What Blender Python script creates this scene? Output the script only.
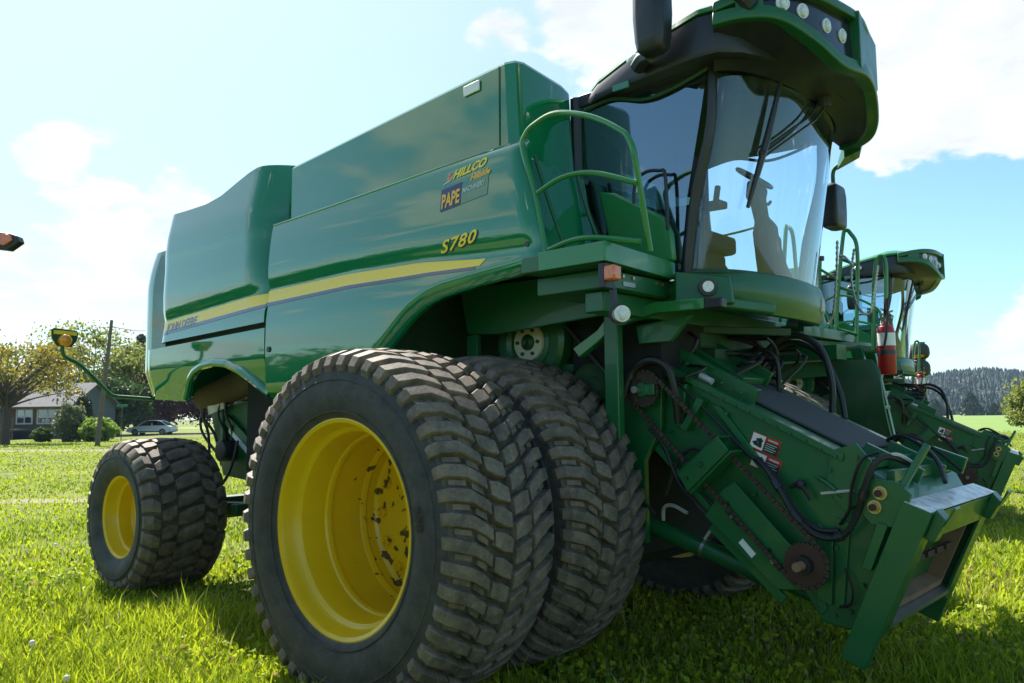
import bpy, math, random
import numpy as np
from math import sin, cos, pi, radians, sqrt
from mathutils import Vector, Matrix

for o in list(bpy.data.objects):
    bpy.data.objects.remove(o)
SC = bpy.context.scene
COL = SC.collection
random.seed(7)
RNG = np.random.default_rng(7)

# ---------------------------------------------------------------- camera
CAM_POS = Vector((3.6797, -5.1485, 1.4988))
YAW, PITCH, ROLL, FPX = 0.838815, 0.09007, -0.010451, 827.06
fw = Vector((-cos(YAW) * cos(PITCH), sin(YAW) * cos(PITCH), sin(PITCH)))
r_ = Vector((sin(YAW), cos(YAW), 0))
u_ = r_.cross(fw)
rr = r_ * cos(ROLL) + u_ * sin(ROLL)
uu = rr.cross(fw)
cam_d = bpy.data.cameras.new('camera')
cam_d.sensor_width = 36
cam_d.lens = FPX * 36 / 1024
cam_d.clip_start = 0.05
cam_d.clip_end = 6000
cam = bpy.data.objects.new('camera', cam_d)
COL.objects.link(cam)
M = Matrix((rr, uu, -fw)).transposed().to_4x4()
M.translation = CAM_POS
cam.matrix_world = M
SC.camera = cam

# ---------------------------------------------------------------- sun, sky, exposure
SUN_EL, SUN_OFF = radians(50), radians(15)          # the sun stands behind the machine, a little to its far side
sun_dir = Vector((-cos(SUN_EL) * cos(SUN_OFF), cos(SUN_EL) * sin(SUN_OFF), sin(SUN_EL)))
sd = bpy.data.lights.new('sun', 'SUN')
sd.energy = 5.0
sd.angle = radians(0.53)
sd.color = (1.0, 0.94, 0.85)
so = bpy.data.objects.new('sun', sd)
so.rotation_euler = (-sun_dir).to_track_quat('-Z', 'Y').to_euler()
so.location = (0, 0, 60)
COL.objects.link(so)

SC.view_settings.view_transform = 'Standard'
SC.view_settings.look = 'None'
SC.view_settings.gamma = 1
SC.view_settings.exposure = 1.35
SC.view_settings.use_curve_mapping = False


class NT:
    """small helper to write node trees"""
    def __init__(self, tree):
        self.t = tree
        self.n = tree.nodes
        self.l = tree.links

    def add(self, kind, ins=None, **props):
        nd = self.n.new(kind)
        for k, v in props.items():
            setattr(nd, k, v)
        for k, v in (ins or {}).items():
            s = nd.inputs[k]
            if isinstance(v, bpy.types.NodeSocket):
                self.l.new(v, s)
            else:
                s.default_value = v
        return nd

    def math(self, op, a, b=None, clamp=False):
        d = {0: a}
        if b is not None:
            d[1] = b
        return self.add('ShaderNodeMath', d, operation=op, use_clamp=clamp).outputs[0]

    def ramp(self, fac, stops):
        nd = self.add('ShaderNodeValToRGB', {0: fac})
        e = nd.color_ramp.elements
        while len(e) < len(stops):
            e.new(0.5)
        for i, (p, c) in enumerate(stops):
            e[i].position = p
            e[i].color = c if len(c) == 4 else (*c, 1)
        return nd.outputs[0]

    def mix(self, fac, a, b):
        nd = self.add('ShaderNodeMix', data_type='RGBA')
        for s, v in ((0, fac), (6, a), (7, b)):
            if isinstance(v, bpy.types.NodeSocket):
                self.l.new(v, nd.inputs[s])
            else:
                nd.inputs[s].default_value = v if s == 0 else (*v, 1)[:4]
        return nd.outputs[2]


def build_world():
    w = bpy.data.worlds.new('World')
    SC.world = w
    w.use_nodes = True
    t = NT(w.node_tree)
    t.n.clear()
    sky = t.add('ShaderNodeTexSky', sky_type='NISHITA', sun_disc=False, sun_elevation=SUN_EL,
                sun_rotation=-(pi / 2 - SUN_OFF), altitude=300, air_density=1.0, dust_density=0.7, ozone_density=1.3)
    tc = t.add('ShaderNodeTexCoord').outputs['Generated']
    sep = t.add('ShaderNodeSeparateXYZ', {0: tc})
    z = t.math('ADD', t.math('MAXIMUM', sep.outputs[2], 0.0), 0.22)
    px = t.math('DIVIDE', sep.outputs[0], z)
    py = t.math('DIVIDE', sep.outputs[1], z)
    pv = t.add('ShaderNodeCombineXYZ', {0: px, 1: py, 2: t.math('MULTIPLY', sep.outputs[2], 1.5)}).outputs[0]
    n1 = t.add('ShaderNodeTexNoise', {'Vector': pv, 'Scale': 1.35, 'Detail': 9.0, 'Roughness': 0.56, 'Distortion': 0.25}).outputs[0]
    n2 = t.add('ShaderNodeTexNoise', {'Vector': pv, 'Scale': 4.5, 'Detail': 8.0, 'Roughness': 0.6}).outputs[0]
    cov = t.math('ADD', t.math('MULTIPLY', n1, 0.54), t.math('MULTIPLY', n2, 0.46))

    # where the big banks of cloud stand in this sky (compass directions)
    def bank(d, inner, outer, amt):
        v = Vector(d).normalized()
        dt = t.add('ShaderNodeVectorMath', {0: tc, 1: tuple(v)}, operation='DOT_PRODUCT').outputs['Value']
        m = t.add('ShaderNodeMapRange', {0: dt, 1: cos(radians(outer)), 2: cos(radians(inner)), 3: 0.0, 4: amt},
                  interpolation_type='SMOOTHSTEP')
        return m.outputs[0]
    total = cov
    for b in CLOUD_BANKS:
        total = t.math('ADD', total, bank(*b))
    mask = t.add('ShaderNodeMapRange', {0: total, 1: 0.588, 2: 0.662, 3: 0.0, 4: 1.0}, interpolation_type='SMOOTHSTEP').outputs[0]
    horizon = t.add('ShaderNodeMapRange', {0: sep.outputs[2], 1: 0.0, 2: 0.06, 3: 0.35, 4: 1.0}).outputs[0]
    mask = t.math('MULTIPLY', mask, horizon)
    shade = t.add('ShaderNodeMapRange', {0: n2, 1: 0.35, 2: 0.66, 3: 0.82, 4: 1.06}).outputs[0]
    lit = bank(tuple(-sun_dir * Vector((1, 1, -.4))), 20, 105, 2.0)          # clouds facing the sun are brighter
    shade = t.math('MULTIPLY', shade, t.math('ADD', lit, 1.0))
    cc = t.add('ShaderNodeVectorMath', {0: (7.1, 7.5, 7.9), 'Scale': shade}, operation='SCALE').outputs[0]
    # glare whitening the sky colour around the sun
    sun_glare = bank(tuple(sun_dir), 5, 62, 0.60)
    blue = t.add('ShaderNodeVectorMath', {0: sky.outputs[0], 1: (1.06, 1.35, 1.34)}, operation='MULTIPLY').outputs[0]
    skyv = t.mix(sun_glare, blue, (6.2, 7.1, 8.0))
    colr = t.mix(mask, skyv, cc)
    bg = t.add('ShaderNodeBackground', {0: colr, 1: 0.06})
    out = t.add('ShaderNodeOutputWorld', {0: bg.outputs[0]})


def pixdir(x, y):
    return tuple(fw + rr * ((x - 512) / FPX) - uu * ((y - 341.5) / FPX))


CLOUD_BANKS = [
    # direction, inner deg, outer deg, amount
    (pixdir(1012, 320), 1.0, 6.0, 0.26),
    (pixdir(960, 60), 3.0, 10.5, 0.24),
    (pixdir(640, 5), 2.0, 9.0, 0.22),
    (pixdir(493, 40), 0.5, 3.0, 0.17),
    (pixdir(70, 270), 3.0, 11.0, 0.14),
    (pixdir(185, 192), 0.5, 2.6, 0.14),
    (pixdir(50, 152), 0.5, 2.4, 0.12),
    (pixdir(940, 245), 2.0, 7.0, -0.30),
    (pixdir(740, 215), 4.0, 9.0, -0.30),
    (pixdir(330, 70), 3.0, 12.0, -0.12),
    ((-.70, -.66, .20), 6.0, 30.0, 0.075),
    ((-.80, -.55, .16), 2.0, 14.0, 0.03),
]
build_world()

# ---------------------------------------------------------------- materials
MATS = {}


def new_mat(name):
    m = bpy.data.materials.new(name)
    m.use_nodes = True
    t = NT(m.node_tree)
    t.n.clear()
    out = t.add('ShaderNodeOutputMaterial')
    MATS[name] = m
    return m, t, out


def objco(t):
    return t.add('ShaderNodeTexCoord').outputs['Object']


def paint(name, base, rough=0.22, coat=0.8, dust=0.12, dustcol=(0.16, 0.13, 0.09), metal=0.0, scale=6.0, bump=0.0, spec=0.5, rspan=0.18, chips=0.0):
    m, t, out = new_mat(name)
    co = objco(t)
    n = t.add('ShaderNodeTexNoise', {'Vector': co, 'Scale': scale, 'Detail': 6.0, 'Roughness': 0.65}).outputs[0]
    n2 = t.add('ShaderNodeTexNoise', {'Vector': co, 'Scale': scale * 9, 'Detail': 3.0}).outputs[0]
    f = t.add('ShaderNodeMapRange', {0: n, 1: 0.45, 2: 0.75, 3: 0.0, 4: dust}).outputs[0]
    f = t.math('ADD', f, t.math('MULTIPLY', t.math('GREATER_THAN', n2, 0.68), dust * 0.6))
    c = t.mix(f, base, dustcol)
    if chips:
        n3 = t.add('ShaderNodeTexNoise', {'Vector': co, 'Scale': 26.0, 'Detail': 5.0, 'Roughness': 0.6}).outputs[0]
        n4 = t.add('ShaderNodeTexNoise', {'Vector': co, 'Scale': 2.3, 'Detail': 2.0}).outputs[0]
        sp = t.math('ADD', n3, t.math('MULTIPLY', t.math('SUBTRACT', n4, 0.5), 0.35))
        c = t.mix(t.add('ShaderNodeMapRange', {0: sp, 1: 0.675, 2: 0.70, 3: 0.0, 4: chips}).outputs[0], c, (0.050, 0.034, 0.022))
    r = t.add('ShaderNodeMapRange', {0: n, 1: 0.3, 2: 0.8, 3: rough, 4: min(1, rough + rspan)}).outputs[0]
    ins = {'Base Color': c, 'Roughness': r, 'Metallic': metal, 'Coat Weight': coat, 'Coat Roughness': 0.03, 'Coat IOR': 1.55,
           'Specular IOR Level': spec}
    if bump:
        nz = t.add('ShaderNodeTexNoise', {'Vector': co, 'Scale': 2.2, 'Detail': 1.0}).outputs[0]
        b = t.add('ShaderNodeBump', {'Height': nz, 'Strength': bump, 'Distance': 0.02}).outputs[0]
        ins['Normal'] = b
        ins['Coat Normal'] = b
    p = t.add('ShaderNodeBsdfPrincipled', ins)
    t.l.new(p.outputs[0], out.inputs[0])
    return m


paint('green_panel', (0.001, 0.185, 0.070), rough=0.05, coat=1.0, dust=0.008, bump=0.03, spec=0.5, rspan=0.05)
paint('green_frame', (0.003, 0.105, 0.028), rough=0.35, coat=0.22, dust=0.10, chips=0.8)
paint('green_dark', (0.008, 0.060, 0.016), rough=0.5, coat=0.0, dust=0.3)
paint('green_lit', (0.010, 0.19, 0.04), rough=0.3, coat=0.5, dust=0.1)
paint('wheel_yellow', (0.76, 0.50, 0.005), rough=0.34, coat=0.25, dust=0.16, dustcol=(0.25, 0.16, 0.04), scale=4)
paint('decal_yellow', (0.92, 0.68, 0.03), rough=0.35, coat=0.1, dust=0.0)
paint('stripe_yellow', (0.95, 0.65, 0.035), rough=0.3, coat=0.3, dust=0.0)
paint('stripe_purple', (0.05, 0.055, 0.12), rough=0.25, coat=0.8, dust=0.02)
paint('decal_white', (0.8, 0.8, 0.78), rough=0.4, coat=0.2, dust=0.06)
paint('decal_grey', (0.42, 0.55, 0.5), rough=0.4, coat=0.3, dust=0.03)
paint('decal_black', (0.012, 0.012, 0.014), rough=0.4, coat=0.2, dust=0.04)
paint('decal_blue', (0.015, 0.03, 0.13), rough=0.35, coat=0.2, dust=0.0)
paint('decal_orange', (0.88, 0.46, 0.03), rough=0.35, coat=0.1, dust=0.0)
paint('decal_salmon', (0.72, 0.22, 0.10), rough=0.3, coat=0.5, dust=0.02)
paint('decal_red', (0.55, 0.02, 0.015), rough=0.35, coat=0.3, dust=0.04)
paint('decal_dealer', (0.014, 0.17, 0.08), rough=0.25, coat=0.8, dust=0.02)
paint('black_plastic', (0.014, 0.016, 0.022), rough=0.38, coat=0.1, dust=0.12, dustcol=(0.09, 0.09, 0.10))
paint('black_gloss', (0.010, 0.011, 0.015), rough=0.12, coat=0.5, dust=0.05)
paint('hose_rubber', (0.012, 0.012, 0.014), rough=0.42, coat=0.0, dust=0.2, dustcol=(0.06, 0.055, 0.05))
paint('dark_void', (0.006, 0.008, 0.007), rough=0.8, coat=0.0, dust=0.5, dustcol=(0.03, 0.027, 0.02))  # near-black for hollows and gaps, standing in for their shade
paint('steel', (0.42, 0.42, 0.42), rough=0.32, coat=0.0, dust=0.3, metal=0.9)
paint('galvanised', (0.62, 0.63, 0.64), rough=0.42, coat=0.0, dust=0.35, dustcol=(0.25, 0.16, 0.1), metal=0.35, scale=14)
paint('pale_top', (0.66, 0.66, 0.66), rough=0.35, coat=0.2, dust=0.9, dustcol=(0.10, 0.16, 0.08), scale=16)  # pale grey blotched with dull green
paint('gold_zinc', (0.62, 0.45, 0.2), rough=0.3, coat=0.0, dust=0.2, metal=0.8)
paint('rust', (0.065, 0.028, 0.018), rough=0.75, coat=0.0, dust=0.5, dustcol=(0.05, 0.03, 0.02), scale=20)
paint('rust_light', (0.26, 0.14, 0.08), rough=0.7, coat=0.0, dust=0.6, dustcol=(0.12, 0.1, 0.08), scale=9)
paint('chain', (0.055, 0.035, 0.026), rough=0.55, coat=0.0, dust=0.5, metal=0.4, scale=30)
paint('cream', (0.62, 0.58, 0.42), rough=0.4, coat=0.2, dust=0.2)
paint('red_paint', (0.38, 0.004, 0.008), rough=0.35, coat=0.1, dust=0.06)
paint('seat_cloth', (0.014, 0.015, 0.018), rough=0.8, coat=0.0, dust=0.1)
paint('cab_grey', (0.040, 0.046, 0.058), rough=0.6, coat=0.0, dust=0.1)
paint('wood_grey', (0.13, 0.105, 0.085), rough=0.85, coat=0.0, dust=0.5, dustcol=(0.07, 0.055, 0.045), scale=3)
paint('car_white', (0.88, 0.89, 0.9), rough=0.2, coat=1.0, dust=0.02)
paint('house_wall', (0.09, 0.105, 0.12), rough=0.8, coat=0.0, dust=0.1)
paint('house_brown', (0.12, 0.065, 0.045), rough=0.8, coat=0.0, dust=0.2)
paint('house_roof', (0.13, 0.13, 0.14), rough=0.9, coat=0.0, dust=0.4, dustcol=(0.12, 0.11, 0.11), scale=2)
paint('house_trim', (0.5, 0.5, 0.48), rough=0.6, coat=0.0, dust=0.1)
paint('sign_green', (0.02, 0.22, 0.12), rough=0.4, coat=0.2, dust=0.05)
paint('aluminium', (0.5, 0.5, 0.5), rough=0.35, coat=0.0, dust=0.2, metal=0.7)
paint('bark', (0.075, 0.058, 0.045), rough=0.95, coat=0.0, dust=0.5, dustcol=(0.12, 0.11, 0.09), scale=5)


def glass(name, tint=(0.72, 0.80, 0.84), refl=1.0, dust=0.05):
    m, t, out = new_mat(name)
    co = objco(t)
    mp = t.add('ShaderNodeMapping', {'Vector': co, 'Scale': (7.0, 7.0, 0.7)}).outputs[0]  # stretched noise: pale streaks for dirt and whitish reflections
    n = t.add('ShaderNodeTexNoise', {'Vector': mp, 'Scale': 2.0, 'Detail': 5.0, 'Roughness': 0.6}).outputs[0]
    fr = t.add('ShaderNodeFresnel', {'IOR': 1.52}).outputs[0]
    fr = t.math('MULTIPLY', fr, 1.9 * refl, clamp=True)
    tr = t.add('ShaderNodeBsdfTransparent', {0: (*tint, 1)})
    gl = t.add('ShaderNodeBsdfGlossy', {0: (0.78, 0.90, 1, 1), 'Roughness': 0.02})
    df = t.add('ShaderNodeBsdfDiffuse', {0: (0.5, 0.5, 0.48, 1)})
    m1 = t.add('ShaderNodeMixShader', {0: fr, 1: tr.outputs[0], 2: gl.outputs[0]})
    dm = t.add('ShaderNodeMapRange', {0: n, 1: 0.42, 2: 0.75, 3: dust * 0.25, 4: dust * 2.2}).outputs[0]
    m2 = t.add('ShaderNodeMixShader', {0: dm, 1: m1.outputs[0], 2: df.outputs[0]})
    t.l.new(m2.outputs[0], out.inputs[0])
    return m


glass('cab_glass', (0.80, 0.90, 0.95), 1.0, 0.015)
glass('door_sky_glass', (0.30, 0.46, 0.62), 3.0, 0.010)  # blue tint and raised gloss put in for the reflected sky
glass('windshield', (0.84, 0.93, 0.97), 0.9, 0.035)
glass('window_dark', (0.08, 0.1, 0.12), 1.3, 0.02)


def lens(name, col, rough=0.12):
    m, t, out = new_mat(name)
    co = objco(t)
    w = t.add('ShaderNodeTexVoronoi', {'Vector': co, 'Scale': 70.0}).outputs[0]
    c = t.mix(t.math('MULTIPLY', w, 0.6), col, tuple(k * 0.55 for k in col))
    p = t.add('ShaderNodeBsdfPrincipled', {'Base Color': c, 'Roughness': rough, 'Coat Weight': 1.0, 'Coat Roughness': 0.03})
    t.l.new(p.outputs[0], out.inputs[0])


lens('lens_clear', (0.80, 0.83, 0.88))
lens('lens_amber', (0.85, 0.17, 0.01))
lens('lens_beacon', (1.0, 0.36, 0.01))
lens('mirror', (0.7, 0.72, 0.75), 0.03)


def rubber(name, dark, dusty, lo, hi, tread_r=None):
    """tyre rubber: dust lies in the hollows of the noise and, past tread_r, over the lugs"""
    m, t, out = new_mat(name)
    co = objco(t)
    n = t.add('ShaderNodeTexNoise', {'Vector': co, 'Scale': 9.0, 'Detail': 8.0, 'Roughness': 0.7}).outputs[0]
    n2 = t.add('ShaderNodeTexNoise', {'Vector': co, 'Scale': 60.0, 'Detail': 4.0, 'Roughness': 0.7}).outputs[0]
    f = t.add('ShaderNodeMapRange', {0: n, 1: 0.3, 2: 0.72, 3: lo, 4: hi}).outputs[0]
    f = t.math('MULTIPLY', f, t.add('ShaderNodeMapRange', {0: n2, 1: 0.3, 2: 0.7, 3: 0.6, 4: 1.15}).outputs[0], clamp=True)
    c = t.mix(f, dark, dusty)
    b = t.add('ShaderNodeBump', {'Height': n2, 'Strength': 0.35, 'Distance': 0.006}).outputs[0]
    p = t.add('ShaderNodeBsdfPrincipled', {'Base Color': c, 'Roughness': 0.68, 'Normal': b, 'Specular IOR Level': 0.45})
    t.l.new(p.outputs[0], out.inputs[0])


rubber('tyre_side', (0.022, 0.025, 0.029), (0.125, 0.115, 0.10), 0.0, 0.6)
rubber('tyre_tread', (0.030, 0.027, 0.024), (0.28, 0.22, 0.16), 0.12, 0.95)
rubber('tyre_groove', (0.020, 0.018, 0.016), (0.16, 0.13, 0.095), 0.10, 0.95)


def muddy_rim():
    m, t, out = new_mat('rim_yellow')
    co = objco(t)
    n = t.add('ShaderNodeTexNoise', {'Vector': co, 'Scale': 3.0, 'Detail': 5.0, 'Roughness': 0.6}).outputs[0]
    n2 = t.add('ShaderNodeTexNoise', {'Vector': co, 'Scale': 13.0, 'Detail': 3.0, 'Roughness': 0.55}).outputs[0]
    sep = t.add('ShaderNodeSeparateXYZ', {0: co})
    # splashes of mud dried deep inside the dish
    fwd = t.add('ShaderNodeMapRange', {0: sep.outputs[1], 1: 0.0, 2: 0.30, 3: -0.06, 4: 0.12}).outputs[0]
    sp = t.math('ADD', n2, fwd)
    f = t.add('ShaderNodeMapRange', {0: sp, 1: 0.705, 2: 0.72, 3: 0.0, 4: 0.92}).outputs[0]
    base = t.mix(t.add('ShaderNodeMapRange', {0: n, 1: 0.35, 2: 0.75, 3: 0.0, 4: 0.3}).outputs[0], (0.80, 0.52, 0.004), (0.42, 0.25, 0.02))
    c = t.mix(f, base, (0.035, 0.022, 0.012))
    rg = t.math('ADD', t.math('MULTIPLY', f, 0.5), 0.34)
    p = t.add('ShaderNodeBsdfPrincipled', {'Base Color': c, 'Roughness': rg, 'Coat Weight': 0.15, 'Coat Roughness': 0.15})
    t.l.new(p.outputs[0], out.inputs[0])


muddy_rim()


def leaf_mat(name, a, b, trans=0.35, dead=None):
    m, t, out = new_mat(name)
    at = t.add('ShaderNodeAttribute', attribute_name='tint').outputs['Fac']
    c = t.mix(at, a, b)
    if dead:
        c = t.mix(t.math('LESS_THAN', at, 0.05), c, dead)
    d = t.add('ShaderNodeBsdfPrincipled', {'Base Color': c, 'Roughness': 0.55, 'Specular IOR Level': 0.3})
    tl = t.add('ShaderNodeBsdfTranslucent', {0: c})
    mx = t.add('ShaderNodeMixShader', {0: trans, 1: d.outputs[0], 2: tl.outputs[0]})
    t.l.new(mx.outputs[0], out.inputs[0])


leaf_mat('grass_blade', (0.070, 0.160, 0.007), (0.48, 0.55, 0.024), 0.5, (0.30, 0.22, 0.09))
leaf_mat('seed_head', (0.35, 0.30, 0.16), (0.5, 0.42, 0.25), 0.3)
leaf_mat('petal_white', (0.75, 0.75, 0.72), (0.85, 0.83, 0.8), 0.3)
leaf_mat('leaf_yellow', (0.11, 0.12, 0.025), (0.42, 0.33, 0.05), 0.4)
leaf_mat('leaf_lime', (0.14, 0.18, 0.03), (0.30, 0.32, 0.06), 0.45)
leaf_mat('leaf_green', (0.030, 0.070, 0.016), (0.085, 0.14, 0.03), 0.3)
leaf_mat('leaf_bright', (0.12, 0.22, 0.02), (0.28, 0.38, 0.05), 0.4)
leaf_mat('leaf_pale', (0.10, 0.13, 0.06), (0.26, 0.29, 0.15), 0.3)
leaf_mat('leaf_maroon', (0.045, 0.014, 0.014), (0.13, 0.04, 0.035), 0.3)
leaf_mat('leaf_conifer', (0.012, 0.030, 0.014), (0.04, 0.065, 0.026), 0.15)
leaf_mat('forest_far', (0.006, 0.017, 0.014), (0.022, 0.036, 0.024), 0.05)


def ground_mat():
    m, t, out = new_mat('ground_soil')
    co = objco(t)
    n = t.add('ShaderNodeTexNoise', {'Vector': co, 'Scale': 0.16, 'Detail': 6.0, 'Roughness': 0.65}).outputs[0]
    n2 = t.add('ShaderNodeTexNoise', {'Vector': co, 'Scale': 7.0, 'Detail': 8.0, 'Roughness': 0.75}).outputs[0]
    n3 = t.add('ShaderNodeTexNoise', {'Vector': co, 'Scale': 0.9, 'Detail': 5.0, 'Roughness': 0.7}).outputs[0]
    g = t.mix(n2, (0.045, 0.075, 0.008), (0.14, 0.18, 0.020))
    g2 = t.mix(n2, (0.09, 0.11, 0.015), (0.22, 0.235, 0.045))
    c = t.mix(t.add('ShaderNodeMapRange', {0: n, 1: 0.4, 2: 0.62}).outputs[0], g, g2)
    # bare dry patches
    c = t.mix(t.add('ShaderNodeMapRange', {0: n3, 1: 0.60, 2: 0.74, 3: 0.0, 4: 0.55}).outputs[0], c, (0.20, 0.165, 0.10))
    b = t.add('ShaderNodeBump', {'Height': n2, 'Strength': 0.8, 'Distance': 0.05}).outputs[0]
    p = t.add('ShaderNodeBsdfPrincipled', {'Base Color': c, 'Roughness': 0.9, 'Normal': b, 'Specular IOR Level': 0.2})
    t.l.new(p.outputs[0], out.inputs[0])
    m, t, out = new_mat('track_dirt')
    co = objco(t)
    n2 = t.add('ShaderNodeTexNoise', {'Vector': co, 'Scale': 3.0, 'Detail': 8.0, 'Roughness': 0.75}).outputs[0]
    c = t.mix(n2, (0.10, 0.11, 0.04), (0.24, 0.20, 0.13))
    p = t.add('ShaderNodeBsdfPrincipled', {'Base Color': c, 'Roughness': 0.95})
    t.l.new(p.outputs[0], out.inputs[0])
    paint('asphalt', (0.06, 0.06, 0.062), rough=0.85, coat=0, dust=0.3, dustcol=(0.12, 0.11, 0.1))
    paint('field_far', (0.13, 0.21, 0.03), rough=0.9, coat=0, dust=0.5, dustcol=(0.10, 0.18, 0.02), scale=0.05)
    paint('forest_floor', (0.018, 0.030, 0.016), rough=0.95, coat=0, dust=0.3, dustcol=(0.03, 0.04, 0.02), scale=0.05)


ground_mat()


# ---------------------------------------------------------------- mesh helpers
def V(*a):
    return Vector(a)


def catmull(pts, sub=6, closed=False):
    P = [Vector(p) for p in pts]
    n = len(P)
    out = []
    rng = range(n if closed else n - 1)
    for i in rng:
        p0 = P[(i - 1) % n] if (closed or i > 0) else P[0]
        p1, p2 = P[i], P[(i + 1) % n]
        p3 = P[(i + 2) % n] if (closed or i + 2 < n) else P[n - 1]
        for k in range(sub):
            s = k / sub
            out.append(0.5 * ((2 * p1) + (p2 - p0) * s + (2 * p0 - 5 * p1 + 4 * p2 - p3) * s * s + (3 * p1 - p0 - 3 * p2 + p3) * s ** 3))
    if not closed:
        out.append(P[-1])
    return out


class MB:
    def __init__(self):
        self.v, self.f, self.m = [], [], []

    def add(self, vs, fs, mi=0):
        b = len(self.v)
        self.v += [tuple(p) for p in vs]
        self.f += [tuple(b + i for i in q) for q in fs]
        self.m += [mi] * len(fs)
        return self

    def hexa(self, p, mi=0):
        """8 corners: bottom loop 0-3, top loop 4-7"""
        return self.add(p, [(3, 2, 1, 0), (4, 5, 6, 7), (0, 1, 5, 4), (1, 2, 6, 5), (2, 3, 7, 6), (3, 0, 4, 7)], mi)

    def box(self, x0, x1, y0, y1, z0, z1, mi=0):
        return self.hexa([(x0, y0, z0), (x1, y0, z0), (x1, y1, z0), (x0, y1, z0), (x0, y0, z1), (x1, y0, z1), (x1, y1, z1), (x0, y1, z1)], mi)

    def bar(self, p0, p1, w, h, up=(0, 0, 1), mi=0):
        p0, p1 = Vector(p0), Vector(p1)
        d = (p1 - p0).normalized()
        s = d.cross(Vector(up)).normalized()
        u = s.cross(d)
        s, u = s * w / 2, u * h / 2
        return self.hexa([p0 - s - u, p0 + s - u, p1 + s - u, p1 - s - u, p0 - s + u, p0 + s + u, p1 + s + u, p1 - s + u], mi)

    def cyl(self, p0, p1, r0, r1=None, n=18, cap=True, mi=0):
        p0, p1 = Vector(p0), Vector(p1)
        r1 = r0 if r1 is None else r1
        d = (p1 - p0).normalized()
        a = d.orthogonal().normalized()
        b = d.cross(a)
        vs = []
        for p, r in ((p0, r0), (p1, r1)):
            vs += [p + (a * cos(2 * pi * i / n) + b * sin(2 * pi * i / n)) * r for i in range(n)]
        fs = [(i, (i + 1) % n, n + (i + 1) % n, n + i) for i in range(n)]
        if cap:
            fs += [tuple(range(n - 1, -1, -1)), tuple(range(n, 2 * n))]
        return self.add(vs, fs, mi)

    def tube(self, pts, r, n=8, sub=5, closed=False, mi=0, flat=1.0):
        P = catmull(pts, sub, closed) if sub > 1 else [Vector(p) for p in pts]
        m = len(P)
        rads = r if isinstance(r, (list, tuple)) else None
        vs = []
        prev = None
        for i, p in enumerate(P):
            if closed:
                d = P[(i + 1) % m] - P[i - 1]
            else:
                d = P[min(i + 1, m - 1)] - P[max(i - 1, 0)]
            d.normalize()
            if prev is None:
                a = d.orthogonal().normalized()
            else:
                a = (prev - d * prev.dot(d))
                a = a.normalized() if a.length > 1e-6 else d.orthogonal().normalized()
            prev = a
            b = d.cross(a)
            if rads:
                t = i / (m - 1) * (len(rads) - 1)
                k = min(int(t), len(rads) - 2)
                q = rads[k] + (rads[k + 1] - rads[k]) * (t - k)
            else:
                q = r
            vs += [p + (a * cos(2 * pi * j / n) + b * sin(2 * pi * j / n) * flat) * q for j in range(n)]
        fs = []
        for i in range(m if closed else m - 1):
            k = ((i + 1) % m) * n
            fs += [(i * n + j, i * n + (j + 1) % n, k + (j + 1) % n, k + j) for j in range(n)]
        if not closed:
            fs += [tuple(range(n - 1, -1, -1)), tuple(range((m - 1) * n, m * n))]
        return self.add(vs, fs, mi)

    def lathe(self, prof, n=64, c=(0, 0, 0), mis=None, sgn=1):
        """revolve (y, r) about the y axis through c"""
        vs = []
        for (y, r) in prof:
            vs += [(c[0] + r * cos(2 * pi * i / n), c[1] + sgn * y, c[2] + r * sin(2 * pi * i / n)) for i in range(n)]
        for k in range(len(prof) - 1):
            b = len(self.v)
            fs = [(k * n + i, k * n + (i + 1) % n, (k + 1) * n + (i + 1) % n, (k + 1) * n + i) for i in range(n)]
            if sgn < 0:
                fs = [tuple(reversed(q)) for q in fs]
            if k == 0:
                base = len(self.v)
                self.v += vs
            self.f += [tuple(base + i for i in q) for q in fs]
            self.m += [mis[k] if mis else 0] * n
        return self

    def prism(self, poly, y0, y1, mi=0):
        """polygon in (x, z) between two y planes"""
        n = len(poly)
        vs = [(x, y0, z) for x, z in poly] + [(x, y1, z) for x, z in poly]
        fs = [(i, (i + 1) % n, n + (i + 1) % n, n + i) for i in range(n)]
        fs += [tuple(range(n - 1, -1, -1)), tuple(range(n, 2 * n))]
        return self.add(vs, fs, mi)

    def prismz(self, poly, z0, z1, mi=0):
        n = len(poly)
        vs = [(x, y, z0) for x, y in poly] + [(x, y, z1) for x, y in poly]
        fs = [(i, (i + 1) % n, n + (i + 1) % n, n + i) for i in range(n)]
        fs += [tuple(range(n - 1, -1, -1)), tuple(range(n, 2 * n))]
        return self.add(vs, fs, mi)

    def loft(self, loops, cap=True, mi=0):
        n = len(loops[0])
        vs = [p for l in loops for p in l]
        fs = []
        for k in range(len(loops) - 1):
            fs += [(k * n + i, k * n + (i + 1) % n, (k + 1) * n + (i + 1) % n, (k + 1) * n + i) for i in range(n)]
        if cap:
            fs += [tuple(range(n - 1, -1, -1)), tuple(range((len(loops) - 1) * n, len(loops) * n))]
        return self.add(vs, fs, mi)

    def shell(self, fn, nu, nv, off, mi=0):
        """closed shell: fn(u, v) -> point, off = vector added for the back face"""
        vs = []
        off = Vector(off)
        for back in (0, 1):
            for i in range(nu + 1):
                for j in range(nv + 1):
                    vs.append(Vector(fn(i / nu, j / nv)) + off * back)
        w = nv + 1
        N = (nu + 1) * w
        fs = []
        for i in range(nu):
            for j in range(nv):
                q = (i * w + j, (i + 1) * w + j, (i + 1) * w + j + 1, i * w + j + 1)
                fs += [q, tuple(N + k for k in reversed(q))]
        ring = [(i * w) for i in range(nu + 1)] + [nu * w + j for j in range(1, nv + 1)] + [i * w + nv for i in range(nu - 1, -1, -1)] + [j for j in range(nv - 1, 0, -1)]
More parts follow.
